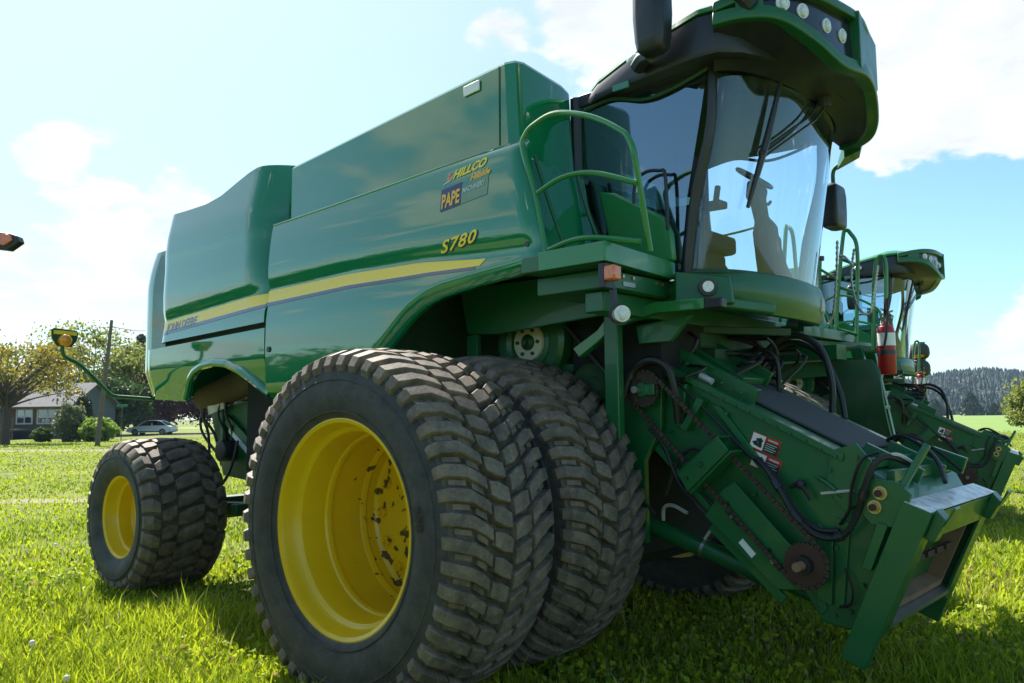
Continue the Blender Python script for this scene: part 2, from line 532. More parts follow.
        L = len(ring)
        for k in range(L):
            a, b = ring[k], ring[(k + 1) % L]
            fs.append((b, a, N + a, N + b))
        return self.add(vs, fs, mi)

    def ball(self, c, r, n=12, sc=(1, 1, 1), mi=0):
        c = Vector(c)
        vs = [c + V(0, 0, r * sc[2])]
        m = n // 2
        for i in range(1, m):
            a = pi * i / m
            for j in range(n):
                b = 2 * pi * j / n
                vs.append(c + V(r * sc[0] * sin(a) * cos(b), r * sc[1] * sin(a) * sin(b), r * sc[2] * cos(a)))
        vs.append(c - V(0, 0, r * sc[2]))
        fs = [(0, 1 + j, 1 + (j + 1) % n) for j in range(n)]
        for i in range(m - 2):
            fs += [(1 + i * n + j, 1 + (i + 1) * n + j, 1 + (i + 1) * n + (j + 1) % n, 1 + i * n + (j + 1) % n) for j in range(n)]
        last = len(vs) - 1
        fs += [(1 + (m - 2) * n + j, last, 1 + (m - 2) * n + (j + 1) % n) for j in range(n)]
        return self.add(vs, fs, mi)

    def mirror_y(self):
        """add the mirror image across y = 0"""
        b = len(self.v)
        self.v += [(x, -y, z) for x, y, z in self.v[:b]]
        k = len(self.f)
        self.f += [tuple(b + i for i in reversed(q)) for q in self.f[:k]]
        self.m += self.m[:k]
        return self

    def merge(self, o):
        b = len(self.v)
        self.v += o.v
        self.f += [tuple(b + i for i in q) for q in o.f]
        self.m += o.m
        return self


def obj(name, mb, mats, parent=None, bevel=0.0, angle=35, loc=None, label=None):
    me = bpy.data.meshes.new(name)
    me.from_pydata(mb.v, [], mb.f)
    if isinstance(mats, str):
        mats = [mats]
    for k in mats:
        me.materials.append(MATS[k])
    if len(mats) > 1:
        me.polygons.foreach_set('material_index', mb.m)
    me.validate()
    me.polygons.foreach_set('use_smooth', [True] * len(me.polygons))
    me.set_sharp_from_angle(angle=radians(angle))
    me.update()
    o = bpy.data.objects.new(name, me)
    COL.objects.link(o)
    if parent:
        o.parent = parent
    if loc:
        o.location = loc
    if label:
        o['label'] = label
    if bevel:
        b = o.modifiers.new('bevel', 'BEVEL')
        b.width = bevel
        b.segments = 2
        b.limit_method = 'ANGLE'
        b.angle_limit = radians(35)
        b.harden_normals = False
    return o


def islands(mb):
    par = list(range(len(mb.v)))

    def find(i):
        while par[i] != i:
            par[i] = par[par[i]]
            i = par[i]
        return i
    for q in mb.f:
        r0 = find(q[0])
        for i in q[1:]:
            par[find(i)] = r0
    groups = {}
    for k, q in enumerate(mb.f):
        groups.setdefault(find(q[0]), []).append(k)
    out = []
    for ks in groups.values():
        m, idx = MB(), {}
        for k in ks:
            f = []
            for i in mb.f[k]:
                if i not in idx:
                    idx[i] = len(m.v)
                    m.v.append(mb.v[i])
                f.append(idx[i])
            m.f.append(tuple(f))
            m.m.append(mb.m[k])
        out.append(m)
    return out


def objs(name, mb, mats, parent=None, bevel=0.0, **k):
    """one object for every loose piece"""
    return [obj(name, m, mats, parent, bevel, **k) for m in islands(mb)]


def tag(o, label, cat, group=None):
    o['label'] = label
    o['category'] = cat
    if group:
        o['group'] = group
    return o


def thing(name, label, cat, loc=(0, 0, 0), rotz=0, group=None):
    o = bpy.data.objects.new(name, None)
    o.empty_display_size = 0.3
    COL.objects.link(o)
    o.location = loc
    o.rotation_euler = (0, 0, rotz)
    return tag(o, label, cat, group)


def struct(name, mb, mat, **k):
    o = obj(name, mb, mat, **k)
    o['kind'] = 'structure'
    return o


def copy_tree(o, parent=None, skip=()):
    c = o.copy()
    COL.objects.link(c)
    if parent:
        c.parent = parent
    for ch in o.children:
        if ch.name.split('.')[0] not in skip:
            copy_tree(ch, c, skip)
    return c


def text_tris(s, size=1.0, shear=0.0, bold=0.0, spacing=1.0):
    """the outline of a line of lettering as flat vertices and faces, x to the right, y up, starting at 0,0"""
    cu = bpy.data.curves.new('lettering', 'FONT')
    cu.body = s
    cu.size = size
    cu.shear = shear
    cu.offset = bold
    cu.space_character = spacing
    cu.resolution_u = 3
    o = bpy.data.objects.new('lettering', cu)
    COL.objects.link(o)
    dg = bpy.context.evaluated_depsgraph_get()
    ev = o.evaluated_get(dg)
    me = ev.to_mesh()
    vs = [tuple(v.co) for v in me.vertices]
    fs = [tuple(p.vertices) for p in me.polygons]
    ev.to_mesh_clear()
    bpy.data.objects.remove(o)
    bpy.data.curves.remove(cu)
    return vs, fs


def leaf_object(name, centers, size, mat, parent=None, aspect=1.6, tint=None, up=0.0):
    """many small leaf faces, one per centre"""
    c = np.asarray(centers, float)
    n = len(c)
    a = RNG.normal(size=(n, 3))
    a[:, 2] += up
    a /= np.linalg.norm(a, axis=1)[:, None]
    b = RNG.normal(size=(n, 3))
    b -= a * (a * b).sum(1)[:, None]
    b /= np.linalg.norm(b, axis=1)[:, None]
    s = (size * RNG.uniform(0.6, 1.35, n))[:, None] if np.isscalar(size) else size[:, None]
    k = np.cross(a, b)
    a1 = a * s * aspect / 2
    b1 = b * s / 2
    vs = np.stack([c - a1, c + b1 + k * s * 0.12, c + a1, c - b1 + k * s * 0.12], 1).reshape(-1, 3)
    me = bpy.data.meshes.new(name)
    me.vertices.add(4 * n)
    me.vertices.foreach_set('co', vs.ravel())
    me.loops.add(4 * n)
    me.loops.foreach_set('vertex_index', np.arange(4 * n))
    me.polygons.add(n)
    me.polygons.foreach_set('loop_start', np.arange(n) * 4)
    me.polygons.foreach_set('loop_total', np.full(n, 4))
    me.update(calc_edges=True)
    at = me.attributes.new('tint', 'FLOAT', 'FACE')
    tv = RNG.uniform(0, 1, n) if tint is None else np.clip(tint, 0, 1)
    at.data.foreach_set('value', tv.astype(np.float32))
    me.materials.append(MATS[mat])
    o = bpy.data.objects.new(name, me)
    COL.objects.link(o)
    if parent:
        o.parent = parent
    return o

HAZE = True


# ---------------------------------------------------------------- wheels
def carcass(half):
    """full tyre section from the half section given centre -> bead"""
    return [(-y, r) for y, r in reversed(half)] + [(y, r) for y, r in half[1:]]


def lug(mb, half, stations, sgn, mi):
    """stations: (y, theta, width, height); the base follows the carcass section"""
    ys = [p[0] for p in half]
    rs = [p[1] for p in half]

    def sec(d):          # position along the section by arc length
        acc = 0
        for k in range(len(half) - 1):
            a, b = half[k], half[k + 1]
            L = math.hypot(b[0] - a[0], b[1] - a[1])
            if acc + L >= d or k == len(half) - 2:
                t = (d - acc) / L
                ny, nr = -(b[1] - a[1]) / L, (b[0] - a[0]) / L
                return a[0] + (b[0] - a[0]) * t, a[1] + (b[1] - a[1]) * t, ny, nr
            acc += L
    vs = []
    for (d, th, w, h) in stations:
        if d < 0:
            y, r, ny, nr = sec(-d)
            y, ny = -y, -ny
        else:
            y, r, ny, nr = sec(d)
        y0, r0 = y - ny * 0.006, r - nr * 0.006
        y1, r1 = y + ny * h, r + nr * h
        ym, rm = y + ny * h * .90, r + nr * h * .90
        for (yy, r2, off) in ((y0, r0, -w * 0.60), (ym, rm, -w * 0.52), (y1, r1, -w * 0.455), (y1, r1, w * 0.455), (ym, rm, w * 0.52), (y0, r0, w * 0.60)):
            a = th + off / r2
            vs.append((r2 * cos(a), sgn * yy, r2 * sin(a)))
    n = len(stations)
    fs = []
    for i in range(n - 1):
        for j in range(5):
            fs.append((i * 6 + j, i * 6 + j + 1, (i + 1) * 6 + j + 1, (i + 1) * 6 + j))
    fs += [(5, 4, 3, 2, 1, 0), tuple((n - 1) * 6 + q for q in range(6))]
    if sgn > 0:
        fs = [tuple(reversed(q)) for q in fs]
    mb.add(vs, fs, mi)


FRONT_HALF = [(0, .925), (.15, .922), (.26, .913), (.318, .897), (.350, .868), (.366, .80), (.375, .735), (.368, .675), (.350, .62), (.334, .592), (.322, .575), (.315, .56)]
REAR_HALF = [(0, .648), (.12, .645), (.20, .636), (.245, .618), (.27, .59), (.290, .545), (.30, .50), (.296, .45), (.28, .40), (.265, .368), (.25, .35)]
REAR_HALF = [(y * 1.27, r) for y, r in REAR_HALF]


def make_front_tyre():
    mb = MB()
    prof = carcass(FRONT_HALF)
    mis = [2 if abs(prof[k][0] + prof[k + 1][0]) / 2 < 0.34 else 0 for k in range(len(prof) - 1)]
    mb.lathe(prof, 96, mis=mis)
    # raised rings on the sidewall
    for s in (-1, 1):
        for (y, r) in ((.3665, .792), (.352, .622)):
            mb.tube([(r * cos(2 * pi * i / 72), s * y, r * sin(2 * pi * i / 72)) for i in range(72)], .007, 6, 1, True, 0)
    N = 50
    rnd = random.Random(3)
    for i in range(N):
        for s in (-1, 1):
            th = 2 * pi * (i + (0.5 if s > 0 else 0)) / N
            j = lambda a: rnd.uniform(-a, a)
            # long shoulder bar
            lug(mb, FRONT_HALF, [(.400, th + .004, .052, .004), (.368, th + .003, .056, .026), (.330, th, .060, .043), (.26, th - .024 + j(.005), .062, .047 + j(.004)),
                                 (.195, th - .062, .062, .046), (.150, th - .096 + j(.006), .056, .042 + j(.004))], s, 1)
            # centre block
            lug(mb, FRONT_HALF, [(.130, th - .118 + j(.006), .066, .040), (.075, th - .140, .088, .047 + j(.004)), (.012, th - .165 + j(.006), .072, .043)], s, 1)
            # small tie block between two bars
            lug(mb, FRONT_HALF, [(.225, th + .030, .030, .020), (.165, th - .006, .034, .024)], s, 1)
            lug(mb, FRONT_HALF, [(.335, th + .066, .026, .010), (.255, th + .048, .028, .016)], s, 1)
    return mb


def make_rear_tyre():
    mb = MB()
    prof = carcass(REAR_HALF)
    mis = [2 if abs(prof[k][0] + prof[k + 1][0]) / 2 < 0.33 else 0 for k in range(len(prof) - 1)]
    mb.lathe(prof, 80, mis=mis)
    for s in (-1, 1):
        mb.tube([(.52 * cos(2 * pi * i / 60), s * .378, .52 * sin(2 * pi * i / 60)) for i in range(60)], .006, 6, 1, True, 0)
    N = 28
    P = 2 * pi / N
    rnd = random.Random(5)
    for i in range(N):
        t = i * P
        j = lambda a: rnd.uniform(-a, a)
        for s in (-1, 1):
            o = P / 2 if s > 0 else 0
            lug(mb, REAR_HALF, [(.405, t + o, .088, .004), (.37, t + o, .096, .026), (.31, t + o - .012 + j(.01), .104, .034), (.255, t + o - .04 + j(.01), .080, .032)], s, 1)
            lug(mb, REAR_HALF, [(.240, t + o + .060 + j(.012), .074, .030), (.185, t + o + .085, .108, .034), (.125, t + o + .115 + j(.012), .078, .031)], s, 1)
        lug(mb, REAR_HALF, [(-.112, t + .005 + j(.01), .084, .032), (-.03, t + .045, .112, .034), (.03, t + .075, .112, .034), (.112, t + .11 + j(.01), .084, .032)], 1, 1)
    return mb


def make_front_rim(outer=True):
    mb = MB()
    prof = [(-.300, .580), (-.318, .592), (-.328, .590), (-.330, .578), (-.322, .560), (-.300, .552), (-.262, .548), (-.235, .535), (-.215, .512), (-.195, .507),
            (-.06, .503), (-.05, .492), (-.03, .488), (-.01, .492), (.00, .503), (.20, .505), (.215, .495), (.235, .490), (.25, .497), (.30, .492), (.318, .475), (.325, .44), (.33, .30), (.33, .12)]
    mb.lathe(prof, 72)
    # back of the barrel
    mb.lathe([(.331, .30), (.332, .50), (.335, .575), (.338, .59), (.31, .592)], 48)
    return mb


def make_front_disc():
    mb = MB()
    mb.lathe([(.25, .001), (.25, .13), (.27, .15), (.312, .155), (.317, .44)], 40)
    for k in range(14):
        a = 2 * pi * k / 14
        x, z = .40 * cos(a), .40 * sin(a)
        mb.cyl((x, .325, z), (x, .285, z), .028, .028, 6)
        mb.cyl((x, .29, z), (x, .260, z), .014, .014, 8)
    return mb


def make_rear_rim():
    mb = MB()
    mb.lathe([(-.305, .356), (-.319, .364), (-.325, .360), (-.323, .348), (-.309, .336), (-.25, .326), (-.22, .315), (-.205, .298), (-.10, .292), (-.09, .285),
              (-.07, .27), (-.06, .22), (-.07, .15), (-.075, .001)], 56)
    mb.lathe([(-.07, .285), (.2, .31), (.31, .36), (.295, .364)], 40)
    return mb


def make_rear_disc():
    mb = MB()
    mb.lathe([(-.155, .001), (-.155, .075), (-.13, .09), (-.088, .092), (-.084, .165), (-.065, .17)], 28)
    for k in range(8):
        a = 2 * pi * k / 8 + .2
        x, z = .135 * cos(a), .135 * sin(a)
        mb.cyl((x, -.07, z), (x, -.10, z), .017, .017, 6)
    mb.cyl((.18, -.072, -.12), (.18, -.10, -.12), .02, .02, 10)
    return mb


# ---------------------------------------------------------------- body surfaces of the combine
def knots(ks):
    xs = [k[0] for k in ks]
    ys = [k[1] for k in ks]

    def f(x):
        return float(np.mean([np.interp(x + d, xs, ys) for d in (-.035, -.0175, 0, .0175, .035)]))
    return f


def sharp(ks):
    xs = [k[0] for k in ks]
    ys = [k[1] for k in ks]
    return lambda x: float(np.interp(x, xs, ys))


# outward distance of the side cladding against height
PROF = knots([(1.5, 1.63), (1.75, 1.672), (2.0, 1.682), (2.2, 1.679), (2.31, 1.669), (2.45, 1.641), (2.565, 1.664), (2.66, 1.665), (2.85, 1.650), (2.97, 1.634), (3.09, 1.612), (3.125, 1.575), (3.14, 1.53)])
PROF_REAR = knots([(1.6, 1.575), (1.75, 1.612), (1.95, 1.672), (2.15, 1.676), (2.31, 1.668), (2.45, 1.641), (2.565, 1.664), (2.72, 1.668), (2.95, 1.656), (3.02, 1.660), (3.2, 1.642), (3.56, 1.565)])
ZS = lambda x: float(np.interp(x, [-3.85, -2.04, -1.0, -.2, .35, .8], [2.345, 2.445, 2.462, 2.445, 2.41, 2.39]))


def zshift(x, z):
    k = max(0.0, 1 - abs(z - 2.45) / .55)
    return z - (ZS(x) - 2.415) * min(1.0, k * 1.6)


F_TOP = sharp([(-2.03, 3.01), (-1.2, 3.035), (-.45, 3.065), (.6, 3.115), (.85, 3.12)])
F_BOT = sharp([(-2.03, 1.65), (-1.0, 1.65), (-.75, 1.80), (-.56, 1.96), (-.34, 2.13), (-.20, 2.20), (-.06, 2.24), (.29, 2.285), (.85, 2.33)])


def front_y(x, z):
    w = PROF(zshift(x, z))
    b = F_BOT(x)
    d = z - b
    if d < .10:
        w -= .05 * (1 - d / .10) ** 2
    xe = .60 + max(0, 3.11 - z) / .76 * .19
    e = x - (xe - .09)
    if e > 0:
        w -= .055 * (e / .09) ** 2
    return w


R_TOP = knots([(-3.9, 3.42), (-3.5, 3.405), (-3.15, 3.40), (-2.9, 3.43), (-2.65, 3.51), (-2.42, 3.575), (-2.2, 3.585), (-2.0, 3.57), (-1.9, 3.55)])
R_SPLIT = sharp([(-3.95, 2.20), (-1.9, 2.255)])
R_ARCH = sharp([(-4.2, 1.70), (-3.44, 1.66), (-3.36, 1.74), (-3.28, 1.83), (-3.16, 1.90), (-3.0, 1.945), (-2.8, 1.96), (-2.6, 1.94), (-2.42, 1.88), (-2.25, 1.79), (-2.1, 1.70), (-1.95, 1.64)])


def rear_y(x, z):
    w = PROF_REAR(zshift(x, z))
    k = min(1, max(0, (z - 2.35) / .8))
    e = x + 2.36
    if e > 0:
        w -= k * .34 * (e / .32) ** 2.2
    e = -3.72 - x
    if e > 0:
        w -= .05 * (e / .15) ** 2
    return w


def side_front(sg):
    def fn(u, v):
        x = -2.005 + u * ((.79 if sg < 0 else .12) + 2.005)      # the far side stops short, behind the steps
        xx = x
        z = F_BOT(x) + v * (F_TOP(x) - F_BOT(x))
        if u > .6 and sg < 0:
            xx = x - (max(0, z - 2.33) / .74) * .19 * ((u - .6) / .4)
        return (xx, sg * front_y(xx, z), z)
    return MB().shell(fn, 70, 64, (0, -sg * .03, 0))


def side_rear(sg):
    def fn(u, v):
        x = -3.87 + u * 1.825
        z = R_SPLIT(x) + v * (R_TOP(x) - R_SPLIT(x))
        xx = x + (.24 * max(0, (z - 2.6)) / .9 if u > .75 else 0) * (u - .75) / .25
        return (xx, sg * rear_y(xx, z), z)
    return MB().shell(fn, 56, 60, (0, -sg * .03, 0))


def side_lower(sg):
    def fn(u, v):
        x = -4.16 + u * 2.12
        t, b = R_SPLIT(x) - .045, R_ARCH(x)
        z = b + v * (t - b)
        w = PROF_REAR(z) - .006
        e = -4.02 - x
        if e > 0:
            w -= .10 * (e / .14) ** 2
        return (x, sg * w, z)
    mb = MB().shell(fn, 60, 18, (0, -sg * .03, 0))
    arch = [(x, sg * (PROF_REAR(R_ARCH(x)) + .004), R_ARCH(x) + .012) for x in np.linspace(-3.42, -2.05, 26)]
    mb.tube(arch, .034, 8, 2)
    return mb


def on_side(fn, pts, sg=-1, lift=.003):
    return [(x, sg * (fn(x, z) + lift), z) for x, z in pts]


def strip_on(fn, x0, x1, zc, h, sg=-1, n=40, lift=.003, end=0.0):
    """a band lying on the cladding: zc(x) centre line, h(x) height"""
    vs = []
    for i in range(n + 1):
        x = x0 + (x1 - x0) * i / n
        for v in (-.5, -.17, .17, .5):
            z = zc(x) + h(x) * v
            xx = x + end * (v) * (i == n)
            vs.append((xx, sg * (fn(xx, z) + lift), z))
    fs = []
    for i in range(n):
        for j in range(3):
            fs.append((i * 4 + j, (i + 1) * 4 + j, (i + 1) * 4 + j + 1, i * 4 + j + 1))
    return MB().add(vs, fs)


def text_on(fn, s, x, z, size, shear=0.0, bold=0.0, rise=0.0, lift=.005, squeeze=1.0, spacing=1.0, shadow=None):
    vs, fs = text_tris(s, size, shear, bold, spacing)
    out = []
    dx, dz = shadow or (0, 0)
    for (a, b, c) in vs:
        X, Z = x + dx + a * squeeze, z + dz + b + a * squeeze * rise
        out.append((X, -(fn(X, Z) + lift), Z))
    return MB().add(out, fs)


def rect_on(fn, x0, x1, z0, z1, rise=0.0, lift=.003, n=6, skew=0.0):
    vs = []
    for i in range(n + 1):
        for j in range(n + 1):
            x = x0 + (x1 - x0) * i / n
            z = z0 + (z1 - z0) * j / n + (x - x0) * rise
            x += skew * (j / n)
            vs.append((x, -(fn(x, z) + lift), z))
    w = n + 1
    fs = [(i * w + j, (i + 1) * w + j, (i + 1) * w + j + 1, i * w + j + 1) for i in range(n) for j in range(n)]
    return MB().add(vs, fs)


# ---------------------------------------------------------------- the combine
def glass_curve(t, z):
    """plan curve of the windshield, t in -1..1 from right to left corner"""
    k = (z - 2.3) / 1.25
    y = .80 * sin(t * pi / 2)
    x = 1.19 + .21 * k + (.31 - .02 * k) * max(0.0, cos(t * pi / 2)) ** .95
    return x, y


def roof_outline(inset=0.0):
    P = [(.40, -.70), (.44, -.80), (.62, -.90), (1.0, -.98), (1.42, -1.02), (1.54, -1.0), (1.64, -.90), (1.72, -.72), (1.78, -.48), (1.80, -.22), (1.80, 0)]
    full = P + [(x, -y) for x, y in reversed(P[:-1])]
    cx = 1.2
    return [(cx + (x - cx) * (1 - inset), y * (1 - inset)) for x, y in full]


def chain_loop(c1, r1, c2, r2, y, n=10):
    """outline of a chain round two sprockets in the xz plane"""
    a = math.atan2(c2[1] - c1[1], c2[0] - c1[0])
    pts = []
    for i in range(n + 1):
        t = a + pi / 2 + pi * i / n
        pts.append((c1[0] + r1 * cos(t), y, c1[1] + r1 * sin(t)))
    for i in range(n + 1):
        t = a - pi / 2 + pi * i / n
        pts.append((c2[0] + r2 * cos(t), y, c2[1] + r2 * sin(t)))
    return pts


def make_sprocket(c, r, y, th, teeth):
    mb = MB()
    poly = []
    for i in range(teeth * 2):
        a = 2 * pi * i / (teeth * 2)
        q = r * (1.04 if i % 2 else .95)
        poly.append((c[0] + q * cos(a), c[1] + q * sin(a)))
    mb.prism(poly, y - th / 2, y + th / 2)
    return mb


def make_combine():
    R = thing('combine_harvester', '', 'combine harvester')
    G, GP, GD = 'green_frame', 'green_panel', 'green_dark'

    # -- hidden mass of the machine: separator body, tank, engine deck
    mb = MB()
    mb.box(-3.9, .55, -.72, .72, 1.28, 2.95)
    mb.box(-4.35, -1.9, -1.32, 1.32, 2.35, 3.25)
    mb.box(-1.9, .45, -1.48, .9, 2.42, 2.97).box(-1.9, .05, .9, 1.48, 2.42, 2.97)
    mb.box(-1.75, -.7, -1.46, 1.46, 1.45, 2.4)
    obj('body', mb, GD, R, .01)

    # -- side cladding
    for sg in (-1, 1):
        p = obj('side_panel', side_front(sg), GP, R, angle=28)
        q = obj('rear_panel', side_rear(sg), GP, R, angle=28)
        l = obj('lower_panel', side_lower(sg), GP, R, angle=28)
        if sg < 0:
            PAN, REAR, LOW = p, q, l
    # near-black strips laid behind the panel gaps in place of their shade
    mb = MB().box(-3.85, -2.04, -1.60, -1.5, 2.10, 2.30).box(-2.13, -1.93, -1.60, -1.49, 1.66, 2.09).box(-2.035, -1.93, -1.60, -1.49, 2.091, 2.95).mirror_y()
    objs('gap_shade', mb, 'dark_void', R)
    # lip of the tank side, a thin rolled edge
    objs('panel_lip', MB().tube([(x, -(front_y(x, F_TOP(x)) - .006), F_TOP(x) + .004) for x in np.linspace(-2.0, .58, 14)], .011, 8, 2).mirror_y(), GP, R)
    # rear hood
    def hood(u, v):
        a = -1 + 2 * u
        z = 1.73 + v * 1.40
        w = 1.56 - .05 * max(0, (z - 2.75) / .38) ** 2 - .06 * max(0, (1.96 - z) / .24)
        xr = -4.46 + .07 * max(0, (z - 2.75) / .38) + .06 * max(0, (1.96 - z) / .24)
        t = a * 1.0
        if abs(t) > .62:
            k = (abs(t) - .62) / .38
            return (xr + .16 * (1 - cos(min(1, k / .35) * pi / 2)) + max(0, (k - .35) / .65) * .40, math.copysign(w * (.93 + .07 * sin(min(1, k / .35) * pi / 2)), t), z)
        return (xr - .02 * (1 - (t / .62) ** 2), t / .62 * w * .93, z)
    obj('rear_hood', MB().shell(hood, 64, 26, (.03, 0, 0)), GP, R, angle=30)
    obj('rear_deck', MB().box(-4.3, -3.8, -1.42, 1.42, 3.05, 3.11), GP, R, .02)

    # stripes and lettering on the cladding (right side faces the viewer)
    zc = lambda x: 2.405 + .0 * x
    zs = ZS
    hy = sharp([(-3.85, .085), (-2.04, .092), (-.3, .075), (.31, .040)])
    hp = sharp([(-3.85, .034), (.31, .020)])
    obj('stripe', strip_on(front_y, -2.015, .31, zs, hy, end=.05), 'stripe_yellow', PAN)
    obj('stripe_edge', strip_on(front_y, -2.015, .25, lambda x: zs(x) - hy(x) / 2 - hp(x) / 2, hp), 'stripe_purple', PAN)
    obj('stripe', strip_on(rear_y, -3.82, -2.06, zs, hy), 'stripe_yellow', REAR)
    obj('stripe_edge', strip_on(rear_y, -3.82, -2.06, lambda x: zs(x) - hy(x) / 2 - hp(x) / 2, hp), 'stripe_purple', REAR)
    obj('maker_lettering', text_on(rear_y, 'JOHN DEERE', -3.70, 2.298, .105, .0, .0035, .052, squeeze=.92), 'stripe_purple', REAR)
    obj('model_lettering', text_on(front_y, 'S780', -.052, 2.512, .102, .38, .004, .10, .0035, shadow=(.005, -.005), squeeze=1.42, spacing=1.12), 'decal_black', PAN)
    obj('model_lettering', text_on(front_y, 'S780', -.052, 2.512, .102, .38, .002, .10, .006, squeeze=1.42, spacing=1.12), 'decal_yellow', PAN)
    obj('panel_lock', MB().cyl((-1.95, -1.684, 2.03), (-1.95, -1.692, 2.03), .022, .022, 14), 'black_plastic', PAN)
    obj('panel_lock', MB().cyl((.66, -1.60, 2.47), (.66, -1.655, 2.47), .016, .016, 12), 'black_plastic', PAN)
    # conversion kit lettering with its small emblem
    obj('kit_lettering', text_on(front_y, 'HILLCO', .040, 2.972, .074, .34, .0028, .12, squeeze=1.08), 'decal_yellow', PAN)
    obj('kit_lettering', text_on(front_y, 'Hillside', .20, 2.928, .056, .28, .002, .12, squeeze=.98), 'decal_orange', PAN)
    mb = MB()
    for (a, b, c, d) in ((-.015, .010, 2.968, 2.994), (.014, .036, 2.974, 3.000), (-.008, .014, 2.998, 3.020)):
        mb.merge(rect_on(front_y, a, b, c, d, .12, .004, 2, .012))
    obj('kit_emblem', mb, 'decal_salmon', PAN)
    obj('kit_swoosh', rect_on(front_y, -.055, .012, 2.944, 2.960, .3, .003, 2, .03), 'decal_white', PAN)
    obj('dealer_plate', rect_on(front_y, -.050, .130, 2.775, 2.920, .10, .003), 'decal_blue', PAN)
    obj('dealer_plate', rect_on(front_y, .132, .355, 2.795, 2.925, .10, .003), 'decal_dealer', PAN)
    obj('dealer_lettering', text_on(front_y, 'PAPE', -.040, 2.797, .122, 0, .0045, .10, .006, squeeze=.60), 'decal_orange', PAN)
    obj('dealer_lettering', text_on(front_y, 'MACHINERY', .143, 2.862, .046, 0, .0015, .10, .006, squeeze=.72), 'decal_grey', PAN)

    # -- grain tank extension above the cladding
    S = -1.5
    plan = [(-1.95, S), (-.6, S - .004), (.36, S), (.42, S + .03), (.44, S + .09), (.43, -1.02), (.41, -.92), (.36, -.86), (.26, -.83), (.02, -.80), (.02, .80), (.06, .83), (.08, .86), (.10, .92), (.12, 1.02), (.13, -S - .09), (.12, -S - .03), (.08, -S), (-.6, -S + .004), (-1.95, -S)]
    zt = lambda x, y: 3.51 + .075 * (x + 1.95) - .05 * max(0, (1.25 - abs(y)) / .4 if x > .2 else 0)
    l0 = [(x + (.05 if x > .2 else 0), y * 1.0, 2.96) for x, y in plan]
    l1 = [(x + (.03 if x > .2 else 0), y, 3.12) for x, y in plan]
    l2 = [(x, y * .998, zt(x, y) - .02) for x, y in plan]
    l3 = [(x - .012 * (1 if x > 0 else -1), y * .990, zt(x, y)) for x, y in plan]
    TK = obj('grain_tank', MB().loft([l0, l1, l2, l3]), GP, R, angle=22)
    objs('tank_seam', MB().bar((.32, S - .004, 3.10), (.32, S - .003, 3.66), .005, .004, (1, 0, 0)).bar((.35, -1.50, 3.085), (.505, -.86, 3.02), .012, .035), GD, TK)
    mb = MB().hexa([(.015, S - .014, 3.545), (.155, S - .014, 3.555), (.155, S - .002, 3.555), (.015, S - .002, 3.545), (.015, S - .014, 3.612), (.155, S - .014, 3.622), (.155, S - .002, 3.622), (.015, S - .002, 3.612)])
    obj('reflector', mb, 'decal_white', TK, .004)
    # wall between tank and cab
    mb = MB()
    mb.hexa([(.56, -1.56, 2.40), (.74, -1.58, 2.40), (.62, -.88, 2.40), (.46, -.88, 2.40), (.40, -1.54, 3.02), (.58, -1.53, 3.03), (.50, -.88, 3.05), (.34, -.88, 3.05)])
    mb.box(.3, .46, -.9, .9, 2.3, 3.0)
    mb.box(.08, .16, .9, 1.55, 2.40, 2.96)
    obj('front_wall', mb, GP, R, .02)
    objs('wall_trim', MB().tube([(.60, -1.50, 3.03), (.70, -1.48, 2.7), (.80, -1.46, 2.42)], .012, 6, 3).tube([(.54, -1.02, 3.05), (.62, -1.0, 2.75), (.74, -.97, 2.43)], .014, 6, 3), G, R)

    # -- operator platform, railing and steps side
    mb = MB()
    mb.prismz([(.62, -1.66), (1.20, -1.66), (1.13, -.86), (.62, -.86)], 2.30, 2.395)
    mb.prismz([(.62, .86), (1.10, .86), (1.18, 1.60), (1.30, 1.80), (1.30, 2.02), (.62, 2.02)], 2.02, 2.075)
    mb.box(.60, 1.09, -1.50, -.2, 2.19, 2.296)
    mb.box(.90, 1.03, -1.44, 1.0, 2.07, 2.187)
    mb.box(.55, 1.0, -.85, .85, 2.15, 2.29)
    PL = obj('platform', mb, G, R, .008)
    obj('platform_edge', MB().bar((.76, -1.668, 2.352), (1.205, -1.668, 2.352), .012, .105).bar((1.208, -1.672, 2.352), (1.138, -.86, 2.352), .012, .105), 'green_lit', R, .003)
    mb = MB()
    mb.tube([(.78, -1.62, 2.36), (.70, -1.62, 2.75), (.61, -1.62, 3.04), (.63, -1.62, 3.12), (.70, -1.62, 3.165), (.85, -1.61, 3.195), (1.08, -1.60, 3.12), (1.27, -1.60, 3.0), (1.33, -1.60, 2.93), (1.355, -1.58, 2.80), (1.345, -1.45, 2.36)], .0165, 10, 5)
    mb.tube([(.715, -1.62, 2.76), (.90, -1.62, 2.815), (1.10, -1.61, 2.80), (1.355, -1.58, 2.70)], .015, 8, 5)
    mb.tube([(.79, -1.62, 2.42), (.95, -1.62, 2.45), (1.10, -1.61, 2.445), (1.335, -1.52, 2.40)], .016, 8, 5)
    obj('handrail', mb, 'green_lit', R)

    # -- cab
    mb = MB()
    # rear pillars with the bend of the door opening, sills, header ring
    for s in (-1, 1):
        mb.tube([(.42, s * .83, 3.62), (.42, s * .835, 3.3), (.43, s * .84, 3.0), (.48, s * .84, 2.80), (.62, s * .845, 2.56), (.74, s * .845, 2.40)], [.055, .05, .05, .05, .042], 8, 5, flat=.6)
        q0, q1 = glass_curve(s * 1.0, 2.32), glass_curve(s * 1.0, 3.58)
        mb.tube([(q0[0], s * .815, 2.30), (q0[0] + .07, s * .82, 2.75), (q1[0] - .02, s * .82, 3.2), (q1[0], s * .815, 3.58)], [.030, .034, .030, .028], 8, 5, flat=.6)
